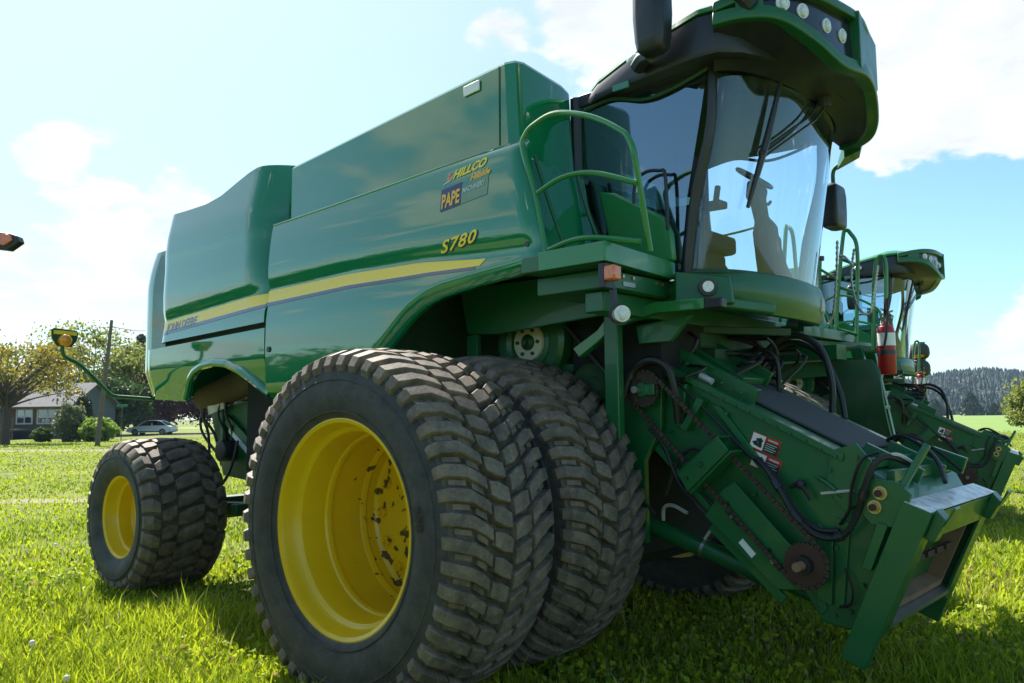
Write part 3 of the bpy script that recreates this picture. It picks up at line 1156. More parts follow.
        mb.bar((.44, s * .83, 3.585), (1.40, s * .82, 3.585), .05, .08)
    mb.box(.36, .46, -.84, .84, 3.25, 3.60)
    mb.box(.36, .44, -.84, .84, 2.3, 2.75)
    CB = obj('cab_frame', mb, 'black_plastic', R, .004)
    obj('cab_floor', MB().prismz([(.42, -.79), (1.17, -.79), (1.32, -.58), (1.42, -.32), (1.45, 0), (1.42, .32), (1.32, .58), (1.17, .79), (.42, .79)], 2.302, 2.33), 'cab_grey', R)
    obj('headliner', MB().prismz([(.46, -.80), (1.38, -.80), (1.53, -.58), (1.64, -.30), (1.66, 0), (1.64, .30), (1.53, .58), (1.38, .80), (.46, .80)], 3.50, 3.53), 'green_dark', R)
    # glass
    def ws(u, v):
        z = 2.335 + v * 1.19
        x, y = glass_curve(-1 + 2 * u, z)
        return (x, y, z)
    vs, fs = [], []
    nu, nv = 36, 8
    for i in range(nu + 1):
        for j in range(nv + 1):
            vs.append(ws(i / nu, j / nv))
    fs = [(i * (nv + 1) + j, (i + 1) * (nv + 1) + j, (i + 1) * (nv + 1) + j + 1, i * (nv + 1) + j + 1) for i in range(nu) for j in range(nv)]
    obj('windshield', MB().add(vs, fs), 'windshield', R)
    dpoly = [(.455, 3.56), (.455, 3.1), (.52, 2.82), (.66, 2.58), (.80, 2.42), (1.17, 2.36), (1.23, 2.8), (1.34, 3.3), (1.39, 3.56)]
    for s, mt in ((-1, 'door_sky_glass'), (1, 'cab_glass')):
        obj('door_glass', MB().add([(x, s * .842, z) for x, z in dpoly], [tuple(range(len(dpoly)))]), mt, R)
    # lower door panel and inner grab handle seen through the glass
    dp = [(.62, 2.93), (.74, 2.90), (1.02, 2.73), (1.10, 2.68), (1.15, 2.58), (1.16, 2.41), (.76, 2.40), (.70, 2.56)]
    obj('door_panel', MB().prism(dp, -.90, -.855), 'green_lit', R, .015)
    mb = MB().tube([(.88, -.88, 2.72), (.90, -.90, 2.92), (.98, -.905, 2.98), (1.08, -.905, 2.97), (1.12, -.905, 2.93), (1.125, -.90, 2.6)], .011, 8, 4)
    obj('door_handle', mb, 'black_plastic', R)
    # dark vent grille in the door corner
    obj('rear_quarter', MB().add([(.47, -.83, 3.50), (.47, -.83, 2.90), (.60, -.83, 2.68), (.74, -.81, 2.62), (.74, -.81, 3.18)], [(0, 1, 2, 3, 4)]), GD, R)
    # seat, console, steering column
    mb = MB()
    mb.box(.55, 1.0, -.25, .25, 2.62, 2.75)
    mb.hexa([(.50, -.25, 2.72), (.62, -.25, 2.72), (.62, .25, 2.72), (.50, .25, 2.72), (.44, -.22, 2.98), (.52, -.22, 3.0), (.52, .22, 3.0), (.44, .22, 2.98)])
    mb.box(.6, .95, -.18, .18, 2.335, 2.62)
    mb.box(.62, 1.05, -.42, -.30, 2.78, 2.86)
    obj('seat', mb, 'seat_cloth', R, .03)
    obj('console', MB().box(.55, 1.12, -.62, -.42, 2.335, 2.80).box(1.05, 1.2, -.70, -.62, 2.85, 3.10), 'cab_grey', R, .02)
    mb = MB().tube([(1.36, .05, 2.33), (1.34, .05, 2.45), (1.31, .05, 2.62), (1.30, .05, 2.72), (1.28, .05, 2.80), (1.26, .05, 2.92), (1.25, .05, 2.98), (1.24, .05, 3.07)], [.13, .10, .085, .085, .05, .055, .075, .05], 10, 4)
    mb.tube([(1.28, .05, 2.90), (1.27, .18, 2.93), (1.26, .24, 2.96)], .012, 6, 3)
    mb.ball((1.32, .05, 2.62), .09, 10, (1, 1.0, 1.2))
    obj('steering_column', mb, 'cab_grey', R)
    obj('monitor', MB().bar((1.12, -.55, 2.34), (1.14, -.55, 2.86), .03, .03, (1, 0, 0)).bar((1.15, -.64, 2.95), (1.15, -.46, 2.95), .03, .14), 'black_plastic', R, .004)
    obj('arm_rest', MB().bar((.70, -.34, 2.86), (1.22, -.36, 2.84), .10, .05).bar((.78, -.34, 2.60), (.80, -.34, 2.84), .08, .10, (1, 0, 0)).bar((1.16, -.36, 2.86), (1.18, -.36, 2.97), .035, .035, (1, 0, 0)), 'seat_cloth', R, .012)
    ring = [(1.24 - .10 * cos(a) * .8, .05 + .19 * sin(a), 3.09 + .19 * cos(a) * .35) for a in [2 * pi * i / 24 for i in range(24)]]
    mb = MB().tube(ring, .014, 8, 1, True)
    for k in (3, 11, 19):
        mb.tube([(1.24, .05, 3.07), ring[k]], .01, 6, 1)
    obj('steering_wheel', mb, 'black_plastic', R)
    # -- roof
    out = roof_outline()
    side = lambda x: max(0, min(1, (x - .4) / .9))
    zb = 3.53
    L = []
    L.append([(1.15 + (x - 1.15) * .86, y * .86, zb + .02) for x, y in out])
    L.append([(x, y, zb + .01) for x, y in out])
    L.append([(1.15 + (x - 1.15) * 1.005, y * 1.012, zb + .045) for x, y in out])
    L.append([(1.15 + (x - 1.15) * .985, y * .985, zb + .075 + .175 * side(x)) for x, y in out])
    L.append([(1.15 + (x - 1.15) * .95, y * .95, zb + .085 + .19 * side(x)) for x, y in out])
    RF = obj('roof', MB().loft(L), 'black_plastic', R, angle=40)
    o2 = roof_outline(.03)
    L = [[(x, y, zb + .078 + .192 * side(x)) for x, y in roof_outline(.012)], [(x, y, zb + .10 + .20 * side(x)) for x, y in roof_outline(.02)],
         [(1.2 + (x - 1.2) * .9, y * .9, zb + .13 + .22 * side(x)) for x, y in out], [(1.2 + (x - 1.2) * .4, y * .4, zb + .16 + .24 * side(x)) for x, y in out]]
    obj('roof_cap', MB().loft(L), 'green_lit', RF, angle=40)
    # visor: green frame carrying three black light bays round the front
    vis = [(1.54, -1.04), (1.70, -1.0), (1.86, -.91), (1.97, -.72), (2.03, -.46), (2.05, -.16), (1.99, .15), (1.92, .42), (1.84, .65), (1.74, .84), (1.62, .96), (1.5, 1.01)]
    vz = [3.70, 3.70, 3.67, 3.58, 3.50, 3.535, 3.57, 3.52, 3.48, 3.47, 3.47, 3.48]
    vt = [3.80, 3.83, 3.85, 3.86, 3.86, 3.87, 3.87, 3.86, 3.85, 3.84, 3.83, 3.80]
    CV = catmull([(x, y, z) for (x, y), z in zip(vis, vz)], 5)
    CT = catmull([(x, y, z) for (x, y), z in zip(vis, vt)], 5)
    nrm = []
    for i in range(len(CV)):
        d = (CV[min(i + 1, len(CV) - 1)] - CV[max(i - 1, 0)])
        nrm.append(V(-d.y, d.x, 0).normalized() * -1)

    def band(C, lo, hi, out, inn):
        m = MB()
        loops = []
        for p, n_ in zip(C, nrm):
            loops.append([p + n_ * inn + V(0, 0, lo), p + n_ * (out * .8) + V(0, 0, lo), p + n_ * out + V(0, 0, lo + .02), p + n_ * (out - .012) + V(0, 0, hi), p + n_ * inn + V(0, 0, hi)])
        return m.loft(loops)
    mb = band(CV, -.03, .05, .030, -.05)
    mb.merge(band(CT, -.05, .012, .022, -.10))
    # central brow and the two cheeks that close the light bays
    def cheek(i0, i1, o):
        pts = []
        for C, dz in ((CV, .0), (CT, -.01)):
            pts += [C[i0] + nrm[i0] * o, C[i1] + nrm[i1] * o, C[i1] - nrm[i1] * .05, C[i0] - nrm[i0] * .05]
        mb.hexa([tuple(p) for p in pts])
    cheek(23, 32, .036)
    cheek(4, 8, .020)
    cheek(47, 51, .020)
    VZ = obj('visor', mb, G, RF, .006, angle=45)
    n = len(CV)
    obj('light_bay', MB().add([p - q * .025 for p, q in zip(CT, nrm)] + [p - q * .012 for p, q in zip(CV, nrm)], [(i, i + 1, n + i + 1, n + i) for i in range(n - 1)]), 'black_gloss', RF)
    inner = catmull([(1.44, -.86, 3.50), (1.50, -.82, 3.50), (1.56, -.74, 3.50), (1.62, -.60, 3.50), (1.66, -.40, 3.50), (1.68, -.16, 3.50), (1.68, .12, 3.50), (1.66, .36, 3.50), (1.62, .54, 3.50), (1.56, .70, 3.50), (1.48, .80, 3.50), (1.42, .84, 3.50)], 5)
    vs = [p + V(0, 0, -.02) for p in CV] + [p.lerp(q, .55) + V(0, 0, .02) for p, q in zip(CV, inner)] + inner
    obj('visor_soffit', MB().add(vs, [(i, n + i, n + i + 1, i + 1) for i in range(n - 1)] + [(n + i, 2 * n + i, 2 * n + i + 1, n + i + 1) for i in range(n - 1)]), 'black_plastic', RF, angle=60)
    rim_in = [V(1.15 + (p.x - 1.15) * .72, p.y * .72, p.z + .03) for p in CT]
    obj('visor_top', MB().add([p + V(0, 0, .012) for p in CT] + rim_in, [(i, i + 1, n + i + 1, n + i) for i in range(n - 1)]), 'green_lit', RF, angle=60)
    for idx in (11, 14.5, 18, 21.5, 33, 36.5, 40, 43.5):
        i0 = int(idx)
        p = (CV[i0] + CT[i0]) * .5 + V(0, 0, .005) - nrm[i0] * .032
        nv = (nrm[i0] + V(0, 0, -.10)).normalized()
        lp = MB()
        q = p + nv * .022
        lp.cyl(p - nv * .02, q, .040, .042, 16)
        lp.ball(q, .039, 12, (.55, .55, .95))
        obj('work_light', lp, 'lens_clear', RF)
    # window trims under the roof edge, indicator tab at the rear corner
    mb = MB()
    for s in (-1, 1):
        mb.tube([(.44, s * .85, 3.50), (.7, s * .86, 3.53), (.95, s * .865, 3.46), (1.15, s * .865, 3.47), (1.40, s * .86, 3.53)], .012, 8, 5)
    objs('window_trim', mb, GD, R)
    obj('roof_tab', MB().box(.80, .92, -.975, -.955, 3.52, 3.56), 'decal_dealer', RF)
    # wiper with its twin arms
    gx = lambda t, z: (glass_curve(t, z)[0] + .045, glass_curve(t, z)[1], z)
    mb = MB().tube([gx(-.40, 3.49), gx(-.47, 3.1), gx(-.56, 2.72)], [.012, .024, .012], 6, 5)
    mb.tube([(gx(-.47, 3.08)), (1.70, -.12, 3.36), (1.72, .02, 3.50)], .008, 6, 1)
    mb.tube([(gx(-.47, 3.03)), (1.71, -.04, 3.36), (1.73, .11, 3.51)], .008, 6, 1)
    mb.cyl((1.72, .06, 3.46), (1.72, .06, 3.54), .05, .06, 10)
    mb.ball(gx(-.49, 3.05), .025, 8)
    obj('wiper', mb, 'black_plastic', R)
    # mirrors: right one on its swung-up arm, left one hanging on its arm
    mb = MB().loft([[(1.215 + .105 * a * k, -1.155 + .085 * b * k, z) for a, b in ((-1, -.6), (-.6, -1), (.6, -1), (1, -.6), (1, .6), (.6, 1), (-.6, 1), (-1, .6))] for z, k in ((3.575, .55), (3.60, .82), (3.66, .92), (3.80, 1.0), (3.98, .98), (4.10, .86), (4.15, .5))])
    MR = obj('mirror', mb, 'black_plastic', R, .01, angle=60)
    mb = MB().tube([(1.75, -.98, 3.74), (1.66, -1.06, 3.86), (1.45, -1.14, 4.02), (1.25, -1.15, 4.12)], .045, 10, 5)
    mb.tube([(1.02, -1.02, 3.60), (1.10, -1.07, 3.62), (1.18, -1.12, 3.60)], .05, 8, 4)
    obj('mirror_arm', mb, 'black_plastic', R)
    MK = obj('roof_marker', MB().ball((1.0, -1.02, 3.655), .045, 12, (1.3, .8, .8)), 'lens_clear', RF)
    mb = MB().loft([[(1.33 + .075 * a * k, 1.24 + .115 * b * k, z) for a, b in ((-1, -.7), (-.7, -1), (.5, -1), (.8, -.9), (.8, .9), (.5, 1), (-.7, 1), (-1, .7))] for z, k in ((2.92, .7), (2.94, .95), (3.05, 1), (3.18, 1), (3.25, .9), (3.27, .6))])
    ML = obj('mirror', mb, 'black_plastic', R, .01, angle=60)
    obj('mirror_glass', MB().bar((1.262, 1.15, 3.09), (1.262, 1.33, 3.09), .006, .28), 'mirror', ML)
    mb = MB().tube([(1.56, 1.05, 3.52), (1.42, 1.22, 3.44), (1.335, 1.24, 3.38), (1.33, 1.24, 3.25)], .016, 8, 5)
    mb.hexa([(1.50, 1.02, 3.40), (1.62, 1.02, 3.43), (1.55, 1.2, 3.43), (1.36, 1.24, 3.38), (1.5, 1.02, 3.52), (1.66, 1.0, 3.53), (1.58, 1.18, 3.50), (1.38, 1.22, 3.44)])
    obj('mirror_arm', mb, 'green_frame', R)

    # -- apron below the windshield
    def ap(u, v):
        t = -1 + 2 * u
        z = 2.15 + v * .19 - (1 - v) * .055 * cos(t * pi / 2)
        b = .045 * sin(v * pi)
        y = (.83 + b) * sin(t * pi / 2)
        x = 1.14 + (.42 + b * .6) * max(0, cos(t * pi / 2)) ** .85 - (1 - v) * .02
        return (x, y, z)
    AP = obj('apron', MB().shell(ap, 48, 10, (-.05, 0, 0)), G, R, angle=40)
    obj('apron_sill', MB().tube([(glass_curve(t, 2.33)[0] + .02, glass_curve(t, 2.33)[1] * 1.01, 2.335) for t in np.linspace(-1, 1, 25)], .022, 8, 2), GD, AP)
    mb = MB()
    mb.hexa([(1.20, -.98, 2.14), (1.52, -.86, 2.12), (1.40, -.60, 2.12), (1.14, -.80, 2.14), (1.20, -.97, 2.33), (1.48, -.83, 2.29), (1.38, -.62, 2.30), (1.14, -.80, 2.33)])
    mb.bar((1.42, -.86, 2.14), (1.64, -.60, 2.10), .035, .07)
    PD = obj('lamp_pod', mb, G, R, .015)
    mb = MB().cyl((1.375, -.905, 2.225), (1.402, -.940, 2.222), .034, .032, 16)
    obj('lamp_ring', MB().cyl((1.36, -.885, 2.226), (1.392, -.928, 2.223), .050, .050, 16), 'black_plastic', PD)
    obj('lamp', mb, 'lens_clear', PD)
    obj('apron_plate', MB().bar((1.545, .34, 2.22), (1.46, .50, 2.22), .04, .10), 'galvanised', AP, .01)
    # dark boxes in place of the shade below the cab, then hydraulic clutter
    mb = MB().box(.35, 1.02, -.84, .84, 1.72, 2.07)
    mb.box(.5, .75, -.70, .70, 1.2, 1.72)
    obj('front_shade', mb, 'dark_void', R)
    mb = MB()
    rn = random.Random(11)
    for k in range(16):
        y0 = rn.uniform(-.6, .75)
        x0 = rn.uniform(1.0, 1.25)
        z0 = rn.uniform(1.78, 2.05)
        mb.tube([(.95, y0, z0), (x0 + .1, y0 + rn.uniform(-.2, .2), z0 - rn.uniform(0, .12)), (x0, y0 + rn.uniform(-.3, .3), z0 - rn.uniform(.1, .3)), (.9, y0 + rn.uniform(-.4, .4), 1.62)], rn.choice((.011, .014, .017)), 6, 5)
    objs('hydraulic_hose', mb, 'hose_rubber', R)
    mb = MB().bar((1.0, -.3, 2.05), (1.42, .1, 2.03), .05, .05).bar((1.0, .5, 2.05), (1.40, .35, 2.03), .05, .05).bar((.98, -.75, 1.98), (1.02, .8, 1.98), .06, .10)
    mb.box(1.0, 1.10, .2, .45, 1.75, 1.95).box(1.0, 1.12, -.35, -.15, 1.72, 1.92)
    obj('cab_support', mb, GD, R, .006)

    # -- amber marker and white lamp below the platform
    obj('marker_lamp', MB().box(1.195, 1.265, -1.668, -1.60, 2.195, 2.275), 'lens_amber', R, .010)
    obj('marker_bracket', MB().box(1.15, 1.193, -1.655, -1.56, 2.16, 2.298), 'black_plastic', R, .006)
    obj('work_lamp', MB().cyl((1.20, -1.535, 2.03), (1.245, -1.575, 2.026), .042, .044, 18).ball((1.245, -1.575, 2.026), .039, 12, (.5, .5, .95)), 'lens_clear', R)
    obj('work_lamp_body', MB().cyl((1.15, -1.49, 2.035), (1.198, -1.533, 2.03), .045, .058, 16).bar((1.14, -1.48, 2.04), (1.12, -1.48, 2.19), .03, .03), 'black_plastic', R)
    mb = MB().bar((1.10, -1.52, 2.24), (1.10, -.86, 2.24), .012, .095, mi=0)
    obj('platform_beam', mb, G, R, .004)
    mb = MB()
    for y in (-1.45, -1.36, -1.26, -1.02, -.95):
        mb.cyl((1.107, y, 2.265), (1.115, y, 2.265), .011, .011, 6)
    objs('bolt', mb, 'gold_zinc', R)
    obj('data_plate', MB().bar((1.108, -1.36, 2.225), (1.108, -1.24, 2.225), .004, .025), 'steel', R)

    # -- drive side behind the front wheels
    obj('inner_shield', MB().prism([(-.46, 2.40), (.80, 2.37), (.80, 2.20), (.76, 2.10), (-.10, 2.05), (-.38, 2.07)], -1.09, -1.06), G, R, .006)
    objs('shield_leg', MB().box(-.40, -.30, -1.08, -1.04, 1.2, 2.06).box(.74, .84, -1.04, -.98, 1.05, 2.30), G, R, .006)
    mb = MB().lathe([(-.02, .001), (-.02, .09), (-.035, .10), (-.03, .17), (-.05, .20), (-.055, .27), (-.03, .30), (.06, .30), (.06, .29), (.02, .001)], 44, (.0, -.84, 2.0))
    PU = obj('drive_pulley', mb, G, R, angle=25)
    obj('pulley_hub', MB().lathe([(-.045, .05), (-.052, .06), (-.052, .125), (-.030, .13)], 28, (.0, -.84, 2.0)), 'cream', PU)
    mb = MB().lathe([(-.06, .001), (-.08, .03), (-.06, .055)], 14, (.0, -.84, 2.0))
    for k in range(6):
        a = 2 * pi * k / 6
        mb.cyl((.09 * cos(a), -.888, 2.0 + .09 * sin(a)), (.09 * cos(a), -.905, 2.0 + .09 * sin(a)), .013, .013, 6)
    objs('pulley_bolt', mb, GD, PU)
    obj('idler_pulley', MB().lathe([(-.03, .001), (-.03, .05), (-.015, .06), (-.02, .12), (-.04, .145), (.04, .145), (.04, .03)], 32, (.51, -.83, 1.69)), GD, R)
    mb = MB().box(.1, .72, -.82, -.76, 1.78, 1.84).box(-.3, .7, -.80, -.74, 1.30, 1.42).bar((.0, -.8, 1.4), (.45, -.8, 1.75), .05, .06)
    obj('drive_frame', mb, G, R, .006)
    # belt between the pulleys
    obj('belt', MB().tube(chain_loop((0, 2.0), .30, (.51, 1.69), .14, -.86), .016, 6, 1, True), 'hose_rubber', R)
    # lift arm bar with its black tip
    mb = MB().prism([(.49, 1.92), (.68, 2.02), (.76, 2.10), (1.10, 2.155), (1.42, 2.145), (1.42, 2.085), (1.10, 2.09), (.80, 2.03), (.70, 1.955), (.54, 1.86)], -1.03, -.97)
    obj('lift_bar', mb, 'green_lit', R, .006)
    obj('lift_bar_cap', MB().prism([(1.421, 2.148), (1.53, 2.14), (1.53, 2.082), (1.421, 2.082)], -1.035, -.965), 'black_plastic', R, .008)
    objs('gusset', MB().prism([(.88, 2.04), (1.26, 2.075), (1.12, 1.93), (.90, 1.93)], -.90, -.86), G, R, .004)

    # -- feeder house
    mb = MB().prism([(.85, 1.84), (1.0, 1.79), (2.06, 1.265), (2.30, 1.13), (2.35, 1.03), (2.06, .38), (1.90, .40), (1.74, .64), (.85, 1.30)], -.74, .38)
    FH = obj('feeder_house', mb, G, R, .01)
    # seams and stiffeners on the side sheet
    mb = MB()
    mb.prism([(1.02, 1.80), (2.06, 1.282), (2.05, 1.245), (1.01, 1.76)], -.775, -.742)
    mb.prism([(1.98, 1.30), (2.12, 1.34), (2.20, 1.24), (2.18, 1.08), (2.05, .98), (1.95, 1.10)], -.760, -.742)
    mb.prism([(1.64, 1.04), (1.70, 1.08), (1.80, .93), (1.76, .90)], -.765, -.742)
    mb.prism([(1.10, 1.66), (1.16, 1.68), (1.12, 1.42), (1.07, 1.44)], -.80, -.742)
    mb.prism([(1.24, 1.60), (1.28, 1.58), (1.16, 1.40), (1.12, 1.42)], -.82, -.742)
    mb.prism([(1.30, 1.56), (1.36, 1.54), (1.66, 1.16), (1.62, 1.14)], -.765, -.742)
    mb.prism([(1.90, .92), (1.98, .86), (1.96, .50), (1.88, .52)], -.765, -.742)
    mb.tube([(1.9, -.745, 1.16), (1.98, -.775, 1.12), (2.04, -.745, 1.05)], .012, 6, 4)
    obj('side_stiffener', mb, G, FH, .004)
    obj('feeder_lid', MB().bar((1.18, -.17, 1.715), (2.02, -.17, 1.300), .72, .012), 'asphalt', FH)
    mb = MB().bar((.92, -.60, 1.90), (1.50, -.60, 1.585), .05, .12).bar((.90, -.30, 1.96), (1.35, -.30, 1.70), .30, .04).bar((.9, -.14, 1.99), (1.38, -.14, 1.71), .02, .10)
    for k in range(5):
        p = Vector((.98, -.66, 1.87)).lerp(Vector((1.44, -.66, 1.62)), k / 4)
        mb.cyl(p, p + V(0, -.02, 0), .012, .012, 6)
    obj('feeder_hood', mb, G, FH, .005)
    objs('hinge_bolt', MB().cyl((1.20, -.70, 1.73), (1.28, -.70, 1.69), .02, .02, 8), 'galvanised', FH)
    mb = MB()
    mb.bar((2.16, -.70, 1.235), (2.16, .36, 1.235), .05, .05).bar((2.27, -.72, 1.175), (2.27, .36, 1.175), .04, .06)
    mb.bar((2.05, -.45, 1.30), (2.34, -.45, 1.16), .03, .08).bar((2.05, -.05, 1.30), (2.34, -.05, 1.16), .03, .08).bar((2.05, .25, 1.30), (2.38, .25, 1.18), .04, .10)
    obj('nose_bracket', mb, G, FH, .005)
    mb = MB().tube([(2.0, .1, 1.33), (2.10, .05, 1.36), (2.22, .02, 1.30), (2.33, -.10, 1.22), (2.40, -.25, 1.12)], .013, 6, 5).tube([(2.02, .15, 1.32), (2.12, .12, 1.36), (2.26, .12, 1.28), (2.40, .10, 1.16)], .011, 6, 5)
    objs('hydraulic_hose', mb, 'hose_rubber', FH)
    mb = MB()
    for k in range(13):
        t = k / 12
        x, z = 1.06 + .96 * t, 1.755 - .47 * t
        mb.cyl((x, -.776, z - .012), (x, -.786, z - .012), .0085, .0085, 6)
    for x, z in ((1.90, .60), (1.92, .88), (2.0, .80), (2.12, .62), (2.05, .48), (1.97, .45), (1.80, .62), (1.75, .70), (1.55, 1.05), (1.98, 1.20), (2.12, 1.27), (2.16, 1.12), (1.20, 1.50), (1.40, 1.50), (1.02, 1.40), (.98, 1.60)):
        mb.cyl((x, -.742, z), (x, -.775, z), .012, .012, 6)
    objs('bolt', mb, G, FH)
    objs('side_stiffener', MB().prism([(2.0, .95), (2.07, .93), (2.02, .50), (1.97, .48)], -.758, -.742).prism([(1.80, .74), (1.84, .78), (1.93, .48), (1.90, .44)], -.755, -.742), G, FH, .003)
    # column plate carrying the upper drive
    mb = MB().prism([(.66, 1.98), (.94, 1.95), (1.0, 1.80), (.98, 1.42), (.86, 1.22), (.86, .72), (.66, .72)], -.80, -.76)
    mb.box(.60, .66, -.82, -.70, .70, 2.02)
    obj('drive_column', mb, G, R, .006)
    S1, S2 = (.91, 1.65), (1.87, .715)
    mb = make_sprocket(S1, .105, -.87, .02, 24)
    SP = obj('upper_sprocket', mb, 'chain', R)
    obj('sprocket_hub', MB().cyl((S1[0], -.80, S1[1]), (S1[0], -.91, S1[1]), .045, .045, 18).box(.92, 1.0, -.905, -.89, 1.615, 1.685), G, SP, .006)
    obj('sprocket_shaft', MB().cyl((S1[0] - .02, -.91, S1[1]), (S1[0] - .02, -.95, S1[1]), .022, .022, 14), 'steel', SP)
    mb = make_sprocket(S2, .112, -.87, .02, 30)
    SQ = obj('lower_sprocket', mb, 'rust', R)
    obj('sprocket_hub', MB().cyl((S2[0], -.76, S2[1]), (S2[0], -.92, S2[1]), .055, .048, 18), 'hose_rubber', SQ)
    obj('sprocket_shaft', MB().cyl((S2[0], -.92, S2[1]), (S2[0], -.985, S2[1]), .024, .024, 14), 'rust_light', SQ)
    # chain: links as short plates along the loop
    loop = chain_loop(S1, .112, S2, .119, -.87)
    mb = MB()
    for i in range(len(loop)):
        a, b = Vector(loop[i]), Vector(loop[(i + 1) % len(loop)])
        n = max(1, int((b - a).length / .032))
        for k in range(n):
            p, q = a.lerp(b, k / n), a.lerp(b, (k + .86) / n)
            w = .012 if k % 2 else .020
            mb.bar(p, q, w, .024, (0, 1, 0) if False else (0, 0, 1)) if abs((q - p).normalized().z) < .95 else mb.bar(p, q, w, .024, (1, 0, 0))
    obj('drive_chain', mb, 'chain', R)
    # tension bracket and slotted guard along the chain
    mb = MB().prism([(1.18, 1.16), (1.44, 1.37), (1.50, 1.30), (1.24, 1.06)], -.96, -.945)
    mb.prism([(1.24, 1.06), (1.50, 1.30), (1.51, 1.29), (1.25, 1.045)], -.945, -.80)
    mb.prism([(1.18, 1.16), (1.44, 1.37), (1.43, 1.38), (1.17, 1.17)], -.945, -.80)
    obj('chain_tensioner', mb, G, R, .004)
    objs('tensioner_bolt', MB().cyl((1.33, -.96, 1.22), (1.33, -.98, 1.22), .018, .018, 6).cyl((1.24, -.96, 1.14), (1.24, -.975, 1.14), .012, .012, 6), GD, R)
    mb = MB().prism([(1.40, 1.08), (1.47, 1.12), (1.92, .66), (1.88, .58), (1.70, .56), (1.28, .92)], -.845, -.83)
    GU = obj('chain_guard', mb, G, R, .004)
    mb = MB().bar((1.42, -.848, .965), (1.50, -.848, .885), .004, .028).bar((1.66, -.848, .735), (1.73, -.848, .665), .004, .028).bar((1.405, -.848, .985), (1.44, -.848, 1.0), .004, .02).bar((1.64, -.848, .75), (1.675, -.848, .77), .004, .02)
    objs('guard_slot', mb, 'dark_void', GU)
    objs('guard_bolt', MB().cyl((1.46, -.846, .935), (1.46, -.862, .935), .016, .016, 6).cyl((1.69, -.846, .71), (1.69, -.862, .71), .016, .016, 6), 'steel', GU)
    obj('guard_decal', MB().bar((1.50, -.848, .80), (1.575, -.848, .725), .004, .035), 'decal_white', GU)
    obj('lower_brace', MB().bar((1.30, -.80, .86), (1.72, -.80, .50), .03, .05).bar((.95, -.80, 1.30), (1.62, -.80, .62), .02, .035), G, R, .004)
    # warning decals: white pictogram panel beside a red and black text panel
    for k, (x, z) in enumerate(((1.615, 1.328), (1.615, 1.222))):
        d = Vector((.93, 0, -.36)).normalized()
        u = Vector((.36, 0, .93)).normalized()
        c = Vector((x, -.7445, z))

        def quad(a0, a1, b0, b1, lift):
            return MB().add([c + d * a + u * b + V(0, -lift, 0) for a, b in ((a0, b0), (a1, b0), (a1, b1), (a0, b1))], [(0, 1, 2, 3)])
        W = obj('warning_decal', quad(-.088, .088, -.046, .046, 0), 'decal_red', FH)
        obj('decal_panel', quad(-.083, -.005, -.041, .041, .002), 'decal_white', W)
        obj('decal_panel', quad(.0, .084, -.042, .018, .002), 'decal_black', W)
        pic = MB()
        for tri in ([(-.075, -.010), (-.05, .004), (-.02, -.03), (-.06, -.024)], [(-.06, .012), (-.03, .026), (-.012, .012), (-.03, -.012)], [(-.04, -.004), (-.02, .01), (-.012, -.025), (-.022, -.03)]):
            pic.add([c + d * a + u * b + V(0, -.004, 0) for a, b in tri], [(0, 1, 2, 3)])
        obj('decal_pictogram', pic, 'decal_black', W)
        ln = MB()
        for q in range(4):
            z0 = .010 - q * .012
            ln.add([c + d * a + u * b + V(0, -.004, 0) for a, b in ((.006, z0 - .003), (.074 - .012 * (q % 2), z0 - .003), (.074 - .012 * (q % 2), z0 + .001), (.006, z0 + .001))], [(0, 1, 2, 3)])
        ln.add([c + d * a + u * b + V(0, -.004, 0) for a, b in ((.012, .026), (.072, .026), (.072, .035), (.012, .035))], [(0, 1, 2, 3)])
        obj('decal_lines', ln, 'decal_grey', W)
    # hoses on the drive side
    mb = MB()
    mb.tube([(.70, -.83, 1.28), (.70, -.90, 1.42), (.78, -.90, 1.60), (.84, -.90, 1.75), (.96, -.90, 1.825), (1.08, -.88, 1.78), (1.11, -.84, 1.60), (1.10, -.80, 1.45)], .024, 8, 5)
    mb.tube([(1.00, -.86, 1.82), (1.07, -.83, 1.74), (1.13, -.82, 1.58), (1.14, -.79, 1.5)], .014, 8, 5)
    mb.tube([(1.585, -.79, 1.25), (1.66, -.82, 1.19), (1.74, -.84, 1.08), (1.82, -.84, .95), (1.92, -.83, .865), (2.04, -.83, .865), (2.12, -.84, .95), (2.18, -.86, 1.10), (2.24, -.86, 1.24), (2.30, -.82, 1.28), (2.38, -.72, 1.23)], .0165, 8, 6)
    mb.tube([(1.60, -.77, 1.23), (1.70, -.79, 1.14), (1.80, -.79, .97), (1.91, -.78, .89), (2.02, -.78, .89)], .015, 8, 6)
    mb.tube([(1.02, -.79, 1.76), (1.20, -.80, 1.60), (1.34, -.79, 1.46), (1.50, -.78, 1.30), (1.60, -.78, 1.22)], .009, 6, 5)
    mb.tube([(.92, -.84, 1.42), (1.02, -.83, 1.30), (1.10, -.82, 1.10), (1.24, -.81, .95), (1.30, -.79, .88)], .010, 6, 5)
    mb.tube([(2.02, -.77, .92), (2.08, -.79, 1.0), (2.10, -.79, 1.12), (2.16, -.80, 1.26), (2.24, -.78, 1.30)], .009, 6, 5)
    mb.tube([(2.04, -.77, .70), (2.08, -.79, .60), (2.06, -.78, .52), (2.0, -.765, .50)], .007, 6, 5)
    mb.tube([(.70, -.84, 1.10), (.76, -.86, 1.02), (.86, -.84, .98), (.92, -.80, .90)], .011, 6, 5)
    mb.tube([(1.30, -.755, 1.22), (1.20, -.80, 1.30), (1.10, -.82, 1.22), (1.0, -.80, 1.02)], .012, 6, 5)
    mb.tube([(1.05, .25, 1.78), (1.30, .28, 2.02), (1.52, .30, 1.95), (1.60, .31, 1.72), (1.60, .30, 1.50)], .022, 8, 6)
